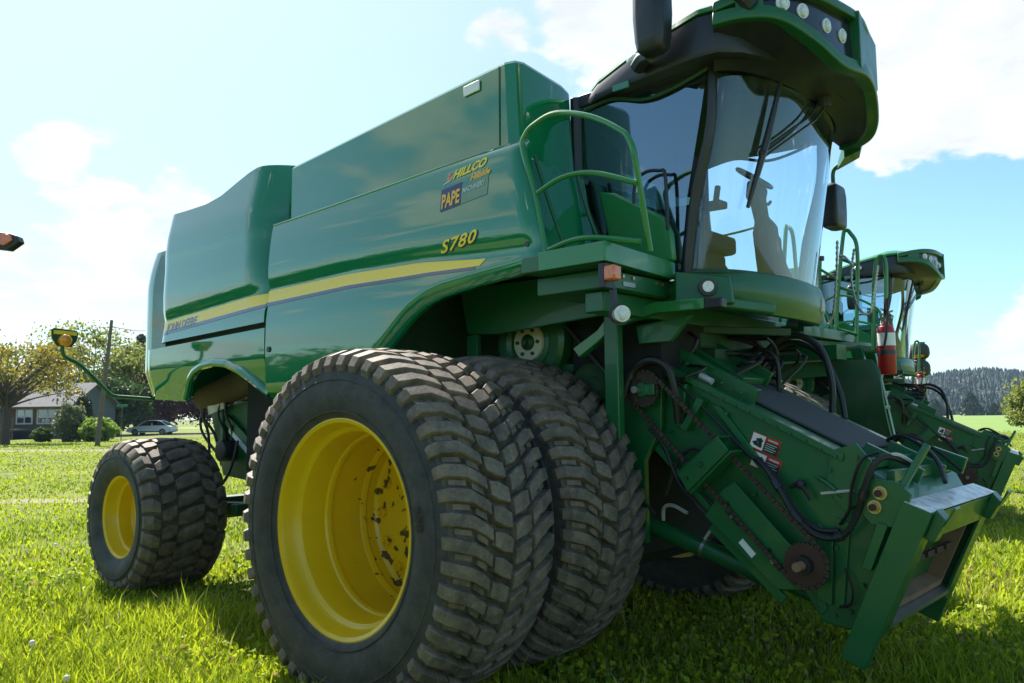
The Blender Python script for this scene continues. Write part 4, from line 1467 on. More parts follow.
    mb.tube([(1.05, .35, 1.80), (1.28, .36, 1.98), (1.50, .38, 1.90), (1.62, .38, 1.66), (1.66, .36, 1.46)], .020, 8, 6)
    mb.tube([(1.05, .05, 1.78), (1.22, .06, 1.92), (1.33, .08, 1.85), (1.34, .08, 1.62)], .016, 8, 6)
    objs('hydraulic_hose', mb, 'hose_rubber', R)
    mb = MB().tube([(2.26, -.84, 1.27), (2.33, -.80, 1.29), (2.38, -.74, 1.25)], .010, 6, 5).cyl((1.93, -.77, 1.075), (2.10, -.77, 1.10), .008, .008, 6)
    objs('hose_fitting', mb, 'galvanised', R)
    mb = MB()
    for p0, p1 in (((1.80, -.84, .975), (1.84, -.84, .925)), ((2.02, -.83, .862), (2.06, -.832, .872)), ((2.17, -.857, 1.07), (2.185, -.86, 1.11)), ((.83, -.90, 1.72), (.845, -.90, 1.76)), ((1.70, -.83, 1.135), (1.73, -.837, 1.095))):
        mb.cyl(p0, p1, .024, .024, 10)
    objs('hose_clamp', mb, 'black_plastic', R)
    obj('latch_knob', MB().ball((1.83, -.79, 1.12), .028, 10).tube([(1.77, -.78, 1.10), (1.83, -.80, 1.12), (1.88, -.79, 1.04)], .012, 6, 3), 'hose_rubber', R)
    # lift cylinder
    CY = obj('lift_cylinder', MB().cyl((.74, -.60, .81), (1.60, -.60, .555), .056, .056, 20).cyl((1.44, -.60, .602), (1.62, -.60, .549), .062, .062, 20).cyl((.70, -.66, .82), (.70, -.54, .82), .06, .06, 16), G, R)
    obj('cylinder_rod', MB().cyl((1.60, -.60, .555), (2.02, -.60, .43), .034, .034, 16), G, CY)
    obj('cylinder_band', MB().cyl((1.13, -.60, .695), (1.15, -.60, .689), .060, .060, 20), 'steel', CY)
    obj('cylinder_line', MB().tube([(.86, -.61, .84), (.88, -.63, .92), (.95, -.64, .94), (1.05, -.64, .90)], .012, 6, 4).tube([(1.15, -.62, .75), (1.22, -.6, .86), (1.2, -.5, .95)], .010, 6, 4), 'galvanised', CY)
    # attaching frame at the mouth of the feeder house
    T = Vector((2.49, 0, 1.015))
    D = Vector((-.35, 0, -.79))
    B = Vector((-.13, 0, .05))
    YC = -.19                         # the mouth sits a little to this side of the centre line
    mb = MB()
    for s in (-1, 1):
        def P(a, b, y):
            q = T + D * a + B * b
            return (q.x, YC + s * y, q.z)
        mb.hexa([P(0, 0, .660), P(1, 0, .660), P(1, .9, .660), P(0, 1, .660), P(0, 0, .600), P(1, 0, .600), P(1, .9, .600), P(0, 1, .600)])
        mb.hexa([P(.05, 0, .600), P(.80, 0, .600), P(.80, .12, .600), P(.05, .12, .600), P(.05, 0, .510), P(.80, 0, .510), P(.80, .12, .510), P(.05, .12, .510)])
        # hook claws at the top corners
        def H(a, b, y):
            q = T + D * a + B * b
            return (q.x, YC + s * y, q.z)
        for y0, y1 in ((.61, .51),):
            mb.hexa([H(.16, -.02, y0), H(.16, -.32, y0), H(.02, -.42, y0), H(-.02, 0, y0), H(.16, -.02, y1), H(.16, -.32, y1), H(.02, -.42, y1), H(-.02, 0, y1)])
            mb.hexa([H(.02, -.42, y0), H(.06, -.42, y0), H(-.06, -.55, y0), H(-.07, -.46, y0), H(.02, -.42, y1), H(.06, -.42, y1), H(-.06, -.55, y1), H(-.07, -.46, y1)])
    def Q(a, b, y):
        q = T + D * a + B * b
        return (q.x, YC + y, q.z)
    mb.hexa([Q(.01, 0.02, -.595), Q(.19, 0.02, -.595), Q(.19, .9, -.595), Q(.01, .9, -.595), Q(.01, 0.02, .595), Q(.19, 0.02, .595), Q(.19, .9, .595), Q(.01, .9, .595)])
    AF = obj('header_frame', mb, G, R, .006)
    obj('frame_top', MB().hexa([Q(-.001, .04, -.655), Q(-.001, .96, -.655), Q(-.001, .96, .655), Q(-.001, .04, .655), Q(-.006, .04, -.655), Q(-.006, .96, -.655), Q(-.006, .96, .655), Q(-.006, .04, .655)]), 'pale_top', AF)
    obj('frame_sill', MB().hexa([Q(.72, 0, -.595), Q(.76, 0, -.595), Q(.76, .8, -.595), Q(.72, .8, -.595), Q(.72, 0, .595), Q(.76, 0, .595), Q(.76, .8, .595), Q(.72, .8, .595)]), 'steel', AF)
    mb = MB()
    mb.hexa([Q(.20, .35, -.500), Q(.71, .35, -.500), Q(.71, 2.4, -.500), Q(.20, 2.4, -.500), Q(.20, .35, -.470), Q(.71, .35, -.470), Q(.71, 2.4, -.470), Q(.20, 2.4, -.470)])
    mb.hexa([Q(.20, .35, .470), Q(.71, .35, .470), Q(.71, 2.4, .470), Q(.20, 2.4, .470), Q(.20, .35, .500), Q(.71, .35, .500), Q(.71, 2.4, .500), Q(.20, 2.4, .500)])
    mb.hexa([Q(.66, .35, -.465), Q(.71, .35, -.465), Q(.71, 2.4, -.465), Q(.66, 2.4, -.465), Q(.66, .35, .465), Q(.71, .35, .465), Q(.71, 2.4, .465), Q(.66, 2.4, .465)])
    obj('feeder_throat', mb, 'rust_light', AF)
    obj('throat_back', MB().hexa([Q(.18, 1.5, -.460), Q(.66, 1.5, -.460), Q(.66, 1.6, -.460), Q(.18, 1.6, -.460), Q(.18, 1.5, .460), Q(.66, 1.5, .460), Q(.66, 1.6, .460), Q(.18, 1.6, .460)]), 'dark_void', AF)
    mb = MB()
    for k in range(5):
        y = -.42 + k * .18
        q0, q1 = Vector(Q(.40, .55, y)), Vector(Q(.40, .55, y + .12))
        mb.bar(q0, q1, .03, .03)
    obj('feeder_chain_slat', mb, 'rust', AF)
    # hinge plate with two big zinc bolts, brace straps
    mb = MB().prism([(2.17, 1.11), (2.22, 1.165), (2.33, 1.16), (2.40, 1.10), (2.34, .93), (2.20, .94), (2.15, 1.0)], -.835, -.815)
    mb.bar((2.26, -.825, .95), (2.17, -.825, .72), .05, .05, (1, 0, 0)).bar((2.33, -.80, 1.10), (2.46, -.75, 1.34), .03, .05, (0, 1, 0))
    HP = obj('hinge_plate', mb, G, R, .005)
    for x, z in ((2.255, 1.10), (2.225, 1.03)):
        bo = obj('hinge_bolt', MB().cyl((x, -.836, z), (x, -.846, z), .034, .034, 20).cyl((x, -.846, z), (x, -.868, z), .026, .024, 6), 'gold_zinc', HP)
        obj('bolt_end', MB().cyl((x, -.868, z), (x, -.886, z), .018, .018, 12), 'rust', bo)

    # -- left side: ladder shield, landing, rails, gate, chains, fire extinguisher
    def ls(u, v):
        x = 1.18 + u * (.33 + .02 * v)
        z = 1.27 + v * .64
        return (x + .09 * (1 - v), 1.42 - .06 * sin(v * pi) + .05 * u, z - .10 * (max(0, u - .8) / .2) ** 2 * (v > .7) * (v - .7) / .3)
    obj('ladder_shield', MB().shell(ls, 12, 14, (0, .03, 0)), GD, R)
    mb = MB().tube([(1.155, 1.395, 1.92), (1.22, 1.38, 1.6), (1.265, 1.40, 1.27)], .012, 6, 4)
    mb.bar((1.20, 1.42, 1.235), (1.72, 1.48, 1.235), .05, .03)
    obj('shield_edge', mb, 'green_lit', R)
    mb = MB()
    mb.box(.62, 1.20, .87, 1.95, 2.08, 2.16)
    mb.box(.62, 1.35, 1.1, 1.3, 1.90, 2.015)
    mb.bar((1.28, 1.72, 2.02), (1.46, 1.70, 1.1), .05, .09, (1, 0, 0)).bar((1.26, 2.08, 2.02), (1.50, 2.05, .7), .05, .09, (1, 0, 0)).bar((1.25, 1.80, 2.03), (1.53, 1.88, 1.98), .08, .05)
    for k in range(4):
        t = .2 + k * .23
        p = Vector((1.28, 1.74, 2.02)).lerp(Vector((1.48, 1.72, .9)), t)
        mb.bar(p, p + V(0, .33, 0), .09, .03)
    obj('ladder', mb, G, R, .005)
    mb = MB()
    mb.tube([(1.10, 1.75, 2.10), (1.14, 1.75, 2.5), (1.20, 1.75, 2.95), (1.225, 1.75, 3.01), (1.26, 1.76, 2.98), (1.30, 1.78, 2.86), (1.28, 1.80, 2.5), (1.25, 1.80, 2.06)], .017, 8, 5)
    for z in (2.76, 2.52, 2.17):
        mb.tube([(1.12 + (z - 2.1) * .07, 1.75, z + .02), (1.27, 1.79, z - .035)], .014, 8, 1)
    mb.tube([(1.40, 1.75, 2.0), (1.42, 1.75, 2.4), (1.455, 1.75, 2.70), (1.49, 1.75, 2.755), (1.525, 1.76, 2.70), (1.51, 1.77, 2.4), (1.47, 1.77, 1.98)], .017, 8, 5)
    mb.tube([(.97, 1.70, 2.15), (1.0, 1.70, 2.5), (1.02, 1.70, 2.78)], .016, 8, 3)
    mb.tube([(1.02, 1.70, 2.70), (1.12, 1.74, 2.62)], .012, 6, 1)
    mb.tube([(.92, 1.10, 2.2), (.95, 1.12, 2.6), (.97, 1.15, 2.95), (.93, 1.25, 3.0), (.88, 1.5, 2.97), (.86, 1.6, 2.4)], .017, 8, 5)
    LR = obj('handrail', mb, 'green_lit', R)
    obj('rail_knob', MB().cyl((1.02, 1.70, 2.775), (1.02, 1.70, 2.81), .035, .035, 12), 'black_plastic', LR)
    mb = MB()
    def links(pts, r=.013):
        P = catmull(pts, 14)
        acc = 0
        for i in range(len(P) - 1):
            mb.tube([P[i], P[i].lerp(P[i + 1], .9)], r if i % 2 else r * .65, 5, 1)
    links([(1.16, 1.73, 2.93), (1.14, 1.72, 2.6), (1.10, 1.71, 2.3), (1.04, 1.70, 2.24), (1.0, 1.69, 2.5), (1.0, 1.69, 2.70)])
    links([(1.28, 1.77, 2.85), (1.25, 1.76, 2.6), (1.30, 1.75, 2.35), (1.40, 1.74, 2.3), (1.44, 1.74, 2.5), (1.47, 1.74, 2.68)])
    links([(1.17, 1.73, 2.80), (1.22, 1.72, 2.78), (1.27, 1.76, 2.70)])
    obj('safety_chain', mb, 'steel', LR)
    # extinguisher
    ex = MB().lathe([(0, 0)], 4) if False else MB()
    c = (1.53, 1.66)
    prof = [(1.80, .02), (1.795, .060), (1.805, .067), (2.13, .067), (2.17, .058), (2.195, .03), (2.215, .024)]
    n = 22
    vs = [(c[0] + r * cos(2 * pi * i / n), c[1] + r * sin(2 * pi * i / n), z) for z, r in prof for i in range(n)]
    fs = [(k * n + i, k * n + (i + 1) % n, (k + 1) * n + (i + 1) % n, (k + 1) * n + i) for k in range(len(prof) - 1) for i in range(n)]
    ex.add(vs, fs)
    EX = obj('fire_extinguisher', ex, 'red_paint', R)
    lb = MB()
    vs = [(c[0] + .0685 * cos(a), c[1] + .0685 * sin(a), z) for z in (2.02, 2.12) for a in np.linspace(-2.6, .3, 14)]
    lb.add(vs, [(i, i + 1, 15 + i, 14 + i) for i in range(13)])
    obj('extinguisher_label', lb, 'decal_white', EX)
    mb = MB().cyl((c[0], c[1], 2.21), (c[0], c[1], 2.25), .02, .02, 10).bar((c[0] - .03, c[1] - .02, 2.265), (c[0] + .07, c[1] - .03, 2.29), .02, .012).bar((c[0] - .03, c[1] - .02, 2.245), (c[0] + .06, c[1] - .03, 2.24), .02, .012)
    obj('extinguisher_valve', mb, 'steel', EX)
    mb = MB().cyl((c[0], c[1], 1.95), (c[0], c[1], 1.985), .071, .071, 22).box(c[0] - .05, c[0] + .03, c[1] + .071, c[1] + .10, 1.84, 2.12)
    mb.tube([(c[0] + .02, c[1] - .03, 2.24), (c[0] + .03, c[1] - .09, 2.30), (c[0] + .045, c[1] - .09, 2.38), (c[0] + .05, c[1] - .08, 2.34), (c[0] + .03, c[1] - .085, 2.1), (c[0], c[1] - .085, 1.98)], .010, 6, 5)
    obj('extinguisher_strap', mb, 'black_plastic', EX)

    # -- running gear
    mb = MB().box(-.17, .17, -1.0, 1.0, .78, 1.30).box(-.25, .25, -1.02, -.78, .55, 1.42).box(-.25, .25, .78, 1.02, .55, 1.42)
    mb.cyl((0, -1.3, .92), (0, 1.3, .92), .14, .14, 20)
    obj('front_axle', mb, GD, R, .01)
    obj('belly_shade', MB().prism([(-.9, .62), (.40, .46), (.66, .60), (.66, 1.27), (-.9, 1.27)], -.62, .80), 'dark_void', R)  # added dark block in place of the shadow hiding the far wheel
    mb = MB().bar((-3.80, -1.35, .66), (-3.80, 1.35, .66), .16, .20).cyl((-3.80, -1.70, .64), (-3.80, 1.70, .64), .08, .08, 16).box(-3.95, -3.65, -.25, .25, .6, 1.3)
    mb.bar((-3.1, -1.30, .70), (-3.1, 1.30, .68), .09, .10)
    mb.bar((-3.8, -1.2, .66), (-2.4, -.75, .70), .09, .12)
    obj('rear_axle', mb, GD, R, .01)
    obj('steering_cylinder', MB().cyl((-3.55, -.9, .80), (-3.5, .2, .80), .035, .035, 12).tube([(-3.4, -1.1, 1.3), (-3.46, -1.15, 1.0), (-3.7, -1.2, .75)], .014, 6, 4), 'hose_rubber', R)
    # machinery seen through the rear wheel arch
    obj('unloading_duct', MB().cyl((-4.15, -1.02, 1.70), (-2.9, -1.08, 1.93), .135, .135, 22), 'wood_grey', R)
    mb = MB().prism([(-4.08, 1.60), (-3.30, 1.66), (-3.05, 1.10), (-3.25, .92), (-3.80, .96)], -1.02, -.98)
    mb.bar((-3.70, -1.05, 1.50), (-3.05, -1.05, 1.15), .03, .10).bar((-3.78, -1.05, 1.75), (-3.74, -1.05, 1.25), .05, .05)
    obj('tailing_housing', mb, G, R, .006)
    mb = MB().bar((-3.62, -1.06, 1.40), (-3.05, -1.06, 1.06), .02, .05).bar((-3.96, -1.1, 1.60), (-3.70, -1.08, 1.66), .02, .12)
    objs('tailing_strut', mb, 'galvanised', R, .004)
    obj('shaker_motor', MB().cyl((-3.62, -1.02, 1.20), (-3.62, -1.16, 1.20), .10, .10, 18), 'black_plastic', R, .01)
    obj('warning_decal', MB().bar((-3.34, -1.023, 1.18), (-3.28, -1.023, 1.18), .004, .13), 'decal_white', R)
    mb = MB()
    rn = random.Random(4)
    for k in range(5):
        x = rn.uniform(-4.1, -3.6)
        mb.tube([(x, -1.05, 1.75), (x + rn.uniform(-.1, .1), -1.1, 1.55), (x + rn.uniform(-.2, .2), -1.06, 1.35), (x + rn.uniform(-.2, .3), -1.0, 1.05)], .014, 6, 4)
    objs('rear_hose', mb, 'hose_rubber', R)
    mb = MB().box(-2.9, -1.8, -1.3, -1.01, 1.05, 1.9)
    obj('arch_shade', mb, 'dark_void', R)  # solid dark box in place of the shade inside the arch
    obj('chopper', MB().box(-4.35, -3.9, -.6, .6, 1.15, 1.7), GD, R, .02)

    # -- wheels
    ftm, rtm = obj('tyre', make_front_tyre(), ['tyre_side', 'tyre_tread', 'tyre_groove'], angle=30), obj('tyre', make_rear_tyre(), ['tyre_side', 'tyre_tread', 'tyre_groove'], angle=30)
    frim, rrim = obj('rim', make_front_rim(), 'rim_yellow', angle=22), obj('rim', make_rear_rim(), 'rim_yellow', angle=22)
    fd, rd = obj('wheel', make_front_disc(), 'rim_yellow', angle=30), obj('wheel', make_rear_disc(), 'rim_yellow', angle=30)
    first = True
    for (x, y, z, d, t, ri) in ((0, -2.12, .915, fd, ftm, frim), (0, -1.25, .915, fd, ftm, frim), (0, 2.12, .915, fd, ftm, frim), (0, 1.25, .915, fd, ftm, frim),
                                (-3.806, -1.665, .655, rd, rtm, rrim), (-3.806, 1.665, .655, rd, rtm, rrim)):
        w = d if not d.parent else d.copy()
        if d.parent:
            COL.objects.link(w)
        w.parent = R
        w.location = (x, y, z)
        spin = random.Random(int(abs(x) * 10 + y * 31)).uniform(-.35, .1)
        w.rotation_euler = (0, spin if y == -1.25 else 0, pi if y > 0 else 0)
        for q in (t, ri):
            e = q if not q.parent else q.copy()
            if q.parent:
                COL.objects.link(e)
            e.parent = w
    # size moulded on the outer sidewall
    vs, fs = text_tris('650', .085, 0, .002)
    mb = MB()
    out = []
    for a, b, c2 in vs:
        ang = radians(8) - (a - .07) / .70
        rr2 = .665 + b
        out.append((rr2 * cos(ang), -.3735 - .004 + max(0, .70 - rr2) * .1, rr2 * sin(ang)))
    mb.add(out, fs)
    obj('tyre_lettering', mb, 'hose_rubber', fd)

    # -- beacon arm standing out at the rear
    mb = MB().tube([(-4.28, -1.50, 1.70), (-4.30, -1.72, 1.715), (-4.30, -1.88, 1.73), (-4.30, -1.96, 1.80), (-4.30, -2.17, 2.00), (-4.30, -2.30, 2.07), (-4.30, -2.33, 2.12), (-4.30, -2.335, 2.18)], .018, 10, 3)
    BA = obj('beacon_arm', mb, G, R)
    pl = [(y - .075, z) for y, z in [(-2.36, 2.315), (-2.34, 2.33), (-2.15, 2.315), (-2.135, 2.30), (-2.145, 2.22), (-2.19, 2.165), (-2.31, 2.17), (-2.355, 2.24)]]
    vs = [(-4.30, y, z) for y, z in pl] + [(-4.275, y, z) for y, z in pl]
    n = len(pl)
    mb = MB().add(vs, [(i, (i + 1) % n, n + (i + 1) % n, n + i) for i in range(n)] + [tuple(range(n - 1, -1, -1)), tuple(range(n, 2 * n))])
    obj('beacon_plate', mb, GD, BA, .004)
    obj('beacon_band', MB().bar((-4.272, -2.42, 2.292), (-4.272, -2.225, 2.286), .004, .035), 'decal_yellow', BA)
    obj('beacon', MB().cyl((-4.275, -2.33, 2.22), (-4.235, -2.33, 2.22), .054, .056, 20).ball((-4.235, -2.33, 2.22), .053, 14, (.6, 1, 1)), 'lens_beacon', BA)
    return R


# ================================================================ the place
# ---------------------------------------------------------------- ground
TRACKS = [([(-24, -8.6, 0), (-19, -4.2, 0), (-14, .0, 0), (-8, 5.5, 0), (-3, 10.0, 0)], .75),
          ([(-56, -2.2, 0), (-48, 4.6, 0), (-43, 9.5, 0), (-34, 17.4, 0), (-26, 24, 0)], 2.6)]


def ground():
    mb = MB().add([(-2500, -2500, 0), (2500, -2500, 0), (2500, 2500, 0), (-2500, 2500, 0)], [(0, 1, 2, 3)])
    struct('ground', mb, 'ground_soil')
    # worn wheel tracks across the lawn, and the lane where the car is parked
    def ribbon(name, pts, w, z, mat, jag=.25, n=8):
        P = catmull(pts, n)
        rn = random.Random(len(pts))
        vs = []
        for i, p in enumerate(P):
            d = (P[min(i + 1, len(P) - 1)] - P[max(i - 1, 0)]).normalized()
            s = V(-d.y, d.x, 0)
            for k in (-1, 1):
                q = p + s * k * w / 2 * (1 + rn.uniform(-jag, jag))
                vs.append((q.x, q.y, z))
        fs = [(2 * i, 2 * i + 2, 2 * i + 3, 2 * i + 1) for i in range(len(P) - 1)]
        struct(name, MB().add(vs, fs), mat)
    for pts, w in TRACKS:
        ribbon('track', pts, w, .004, 'track_dirt', .5)
    ribbon('road', [(-112, -10, 0), (-97, 18, 0), (-79, 33.5, 0), (-58, 55, 0), (-30, 80, 0)], 5.5, .006, 'asphalt', .02)


ground()


def vnoise(x, y, s, seed):
    """smooth value noise, 0..1"""
    g = np.random.default_rng(seed).uniform(0, 1, (128, 128))
    X, Y = x / s, y / s
    i, j = np.floor(X).astype(int), np.floor(Y).astype(int)
    fx, fy = X - i, Y - j
    fx, fy = fx * fx * (3 - 2 * fx), fy * fy * (3 - 2 * fy)
    g00, g10, g01, g11 = g[i % 128, j % 128], g[(i + 1) % 128, j % 128], g[i % 128, (j + 1) % 128], g[(i + 1) % 128, (j + 1) % 128]
    return (g00 * (1 - fx) + g10 * fx) * (1 - fy) + (g01 * (1 - fx) + g11 * fx) * fy


def blades(name, x, y, h, w, mat, tint, lean=.55):
    n = len(x)
    a = RNG.uniform(0, 2 * pi, n)
    ln = h * RNG.uniform(.1, lean, n)
    dx, dy = np.cos(a), np.sin(a)
    b = a + RNG.uniform(.8, 2.3, n)
    wx, wy = np.cos(b) * w / 2, np.sin(b) * w / 2
    z0 = np.full(n, -.01)
    pts = np.stack([
        np.stack([x - wx, y - wy, z0], 1), np.stack([x + wx, y + wy, z0], 1),
        np.stack([x + dx * ln * .32 + wx * .9, y + dy * ln * .32 + wy * .9, h * .55], 1), np.stack([x + dx * ln * .32 - wx * .9, y + dy * ln * .32 - wy * .9, h * .55], 1),
        np.stack([x + dx * ln, y + dy * ln, h], 1)], 1).reshape(-1, 3)
    k = np.arange(n)[:, None] * 5
    quads = (k + np.array([0, 1, 2, 3]))
    tris = (k + np.array([3, 2, 4]))
    me = bpy.data.meshes.new(name)
    me.vertices.add(5 * n)
    me.vertices.foreach_set('co', pts.ravel())
    loops = np.concatenate([quads, tris], 1).ravel()
    me.loops.add(7 * n)
    me.loops.foreach_set('vertex_index', loops)
    me.polygons.add(2 * n)
    st = (np.arange(n)[:, None] * 7 + np.array([0, 4])).ravel()
    me.polygons.foreach_set('loop_start', st)
    me.polygons.foreach_set('loop_total', np.tile([4, 3], n))
    me.update(calc_edges=True)
    at = me.attributes.new('tint', 'FLOAT', 'FACE')
    at.data.foreach_set('value', np.repeat(np.clip(tint, 0, 1), 2).astype(np.float32))
    me.materials.append(MATS[mat])
    o = bpy.data.objects.new(name, me)
    COL.objects.link(o)
    return o


def grass():
    N = 420000
    r = np.exp(RNG.uniform(np.log(2.0), np.log(75), N))
    az = RNG.uniform(-radians(50), radians(50), N)
    fa = math.atan2(fw.y, fw.x)
    x = CAM_POS.x + r * np.cos(fa + az)
    y = CAM_POS.y + r * np.sin(fa + az)
    tyre = ((np.abs(x) < .32) & (np.abs(np.abs(y) - 1.72) < .78)) | ((np.abs(x + 3.806) < .25) & (np.abs(np.abs(y) - 1.74) < .3))
    bare = ((vnoise(x, y, 1.3, 5) > .80) & (RNG.uniform(0, 1, N) < .75)) | ((vnoise(x, y, .45, 15) > .78) & (RNG.uniform(0, 1, N) < .6))
    ontrack = np.zeros(N, bool)
    for pts, w_ in TRACKS:
        dm = np.full(N, 1e9)
        P = catmull(pts, 6)
        for p, q in zip(P[:-1], P[1:]):
            vx, vy = q.x - p.x, q.y - p.y
            t = np.clip(((x - p.x) * vx + (y - p.y) * vy) / (vx * vx + vy * vy), 0, 1)
            dm = np.minimum(dm, np.hypot(x - p.x - t * vx, y - p.y - t * vy))
        ontrack |= (dm < w_ * .5 * (.5 + vnoise(x, y, 1.1, 41))) & (RNG.uniform(0, 1, N) < .60)
    under = (np.abs(x - .6) < 2.2) & (np.abs(y) < 1.9) & (RNG.uniform(0, 1, N) < .45)
    keep = ~(tyre | bare | under | ontrack)
    x, y, r = x[keep], y[keep], r[keep]
    n = len(x)
    clump = vnoise(x, y, .55, 1) * .6 + vnoise(x, y, 1.7, 2) * .4
    near = np.exp(-((x + .5) ** 2 / 30 + (y + .5) ** 2 / 24))          # left long round the parked machine
    tall = np.clip((vnoise(x, y, 1.1, 31) - .42) * 3, 0, 1)
    h = (.030 + .028 * clump + (.025 + .16 * clump ** 1.6 * (.15 + .85 * tall)) * np.clip(near * 1.3, 0, 1)) * RNG.uniform(.5, 1.4, n)
    h *= np.where(RNG.uniform(0, 1, n) < .03, 1.6, 1)
    w = (.0042 + .0011 * r) * RNG.uniform(.6, 1.4, n)
    tint = .18 + .5 * vnoise(x, y, 2.2, 3) + .25 * vnoise(x, y, 9, 4) + RNG.uniform(-.28, .28, n)
    tint = np.where((RNG.uniform(0, 1, n) < .015 + .16 * (vnoise(x, y, 1.6, 51) > .80)), 0, np.clip(tint, .06, 1))
    o = blades('grass', x, y, h, w, 'grass_blade', tint, 1.05)
    o['kind'] = 'stuff'
    # taller seeding stems
    n = 240
    r = np.exp(RNG.uniform(np.log(2.6), np.log(14), n))
    az = RNG.uniform(-radians(46), radians(46), n)
    x = CAM_POS.x + r * np.cos(fa + az)
    y = CAM_POS.y + r * np.sin(fa + az)
    o = blades('dry_grass', x, y, RNG.uniform(.2, .42, n), np.full(n, .006), 'seed_head', RNG.uniform(0, 1, n), .4)
    o['kind'] = 'stuff'
    # broad low weeds: clover and dandelion leaves
    n = 90000
    r = np.exp(RNG.uniform(np.log(2.2), np.log(10), n))
    az = RNG.uniform(-radians(46), radians(46), n)
    x = CAM_POS.x + r * np.cos(fa + az)
    y = CAM_POS.y + r * np.sin(fa + az)
    k = vnoise(x, y, .8, 21) + RNG.uniform(-.12, .12, n) > .46
    x, y = x[k], y[k]
    c = np.stack([x, y, RNG.uniform(.012, .085, len(x))], 1)
    o = leaf_object('clover', c, RNG.uniform(.012, .030, len(x)) * (1 + np.hypot(x - CAM_POS.x, y - CAM_POS.y) * .04), 'grass_blade', None, 1.7, RNG.uniform(.0, .95, len(x)), up=.9)
    o['kind'] = 'stuff'
    # dandelion clocks
    lab = 'white dandelion clock on a thin stem in the lawn grass'
    first = None
    for (x, y) in ((-.62, -3.28), (-1.9, -3.3), (-3.3, -3.2), (-1.15, -3.35), (-5.2, -2.9), (-6.4, -1.6), (-7.3, -3.4), (-2.4, -3.75), (-8.5, -1.9), (-10, -3.6), (-4.4, -3.6), (-12, -2)):
        if first is None:
            first = obj('dandelion', MB().tube([(0, 0, 0), (.01, 0, .10), (.015, .005, .19)], .003, 5, 3).ball((.015, .005, .20), .019, 10), 'petal_white')
            o = first
        else:
            o = first.copy()
            COL.objects.link(o)
        o.location = (x, y, random.uniform(-.08, 0))
        o.rotation_euler = (0, 0, random.uniform(0, 6))
        tag(o, lab, 'dandelion', 'dandelions in the lawn')


grass()


# ---------------------------------------------------------------- trees and shrubs
def broadleaf(name, label, cat, base, H, spread, trunk_h, mat, leaf, nleaf, seed, group=None, clusters=46, trunk_r=.2, density=.62, low=.25):
    R = thing(name, label, cat, base, 0, group)
    rn = random.Random(seed)
    mb = MB()
    top = V(rn.uniform(-.3, .3), rn.uniform(-.3, .3), H * .62)
    mb.tube([(0, 0, -.1), (rn.uniform(-.1, .1), rn.uniform(-.1, .1), trunk_h), tuple(top)], [trunk_r * 1.25, trunk_r * .8, trunk_r * .2], 9, 6)
    pts, tint = [], []
    for k in range(clusters):
        a = rn.uniform(0, 2 * pi)
        e = rn.uniform(-.25, 1)
        q = rn.uniform(.45, 1.0) ** .6
        c = V(cos(a) * spread * q * sqrt(max(.05, 1 - e * e * .8)), sin(a) * spread * q * sqrt(max(.05, 1 - e * e * .8)), H * (low + .32) + e * H * (.68 - low) * q)
        c.z = min(c.z, H * .98)
        s = V(0, 0, trunk_h * rn.uniform(.75, 1.0) + rn.uniform(0, .25) * (H - trunk_h))
        m = s.lerp(c, .5) + V(rn.uniform(-.3, .3), rn.uniform(-.3, .3), rn.uniform(0, .4))
        mb.tube([tuple(s), tuple(m), tuple(c)], [trunk_r * .32, trunk_r * .18, trunk_r * .05], 5, 4)
        R0 = spread * rn.uniform(.16, .34)
        n = int(nleaf / clusters * rn.uniform(.5, 1.5))
        g = RNG.normal(size=(n, 3)) * np.array([R0, R0, R0 * .62]) * density + np.array(c)
        pts.append(g)
        tint.append(np.clip(rn.uniform(.15, .85) + RNG.normal(size=n) * .16, 0, 1))
    obj('trunk', mb, 'bark', R, angle=60)
    leaf_object('crown', np.concatenate(pts), leaf, mat, R, 1.5, np.concatenate(tint))
    return R


def shrub(name, label, base, rx, rz, mat, leaf, n, seed, cat='shrub', group=None):
    R = thing(name, label, cat, base, 0, group)
    rn = random.Random(seed)
    mb = MB()
    for k in range(7):
        a = rn.uniform(0, 6.28)
        mb.tube([(0, 0, -.05), (cos(a) * rx * .3, sin(a) * rx * .3, rz * .5), (cos(a) * rx * .7, sin(a) * rx * .7, rz * rn.uniform(.7, 1.2))], [.05, .03, .008], 5, 4)
    obj('stem', mb, 'bark', R)
    d = RNG.normal(size=(n, 3))
    d /= np.linalg.norm(d, axis=1)[:, None]
    q = RNG.uniform(.35, 1.0, n) ** .5
    lump = 1 + .18 * np.sin(d[:, 0] * 5 + seed) * np.cos(d[:, 1] * 6 + seed) + .12 * np.sin(d[:, 2] * 9 + d[:, 0] * 7)
    p = d * (q * lump)[:, None] * np.array([rx, rx, rz * .56]) + np.array([0, 0, rz * .52])
    p = p[p[:, 2] > .02]
    leaf_object('crown', p, leaf, mat, R, 1.5, np.clip(.25 + .5 * (p[:, 2] / rz) + RNG.normal(size=len(p)) * .2, 0, 1))
    return R


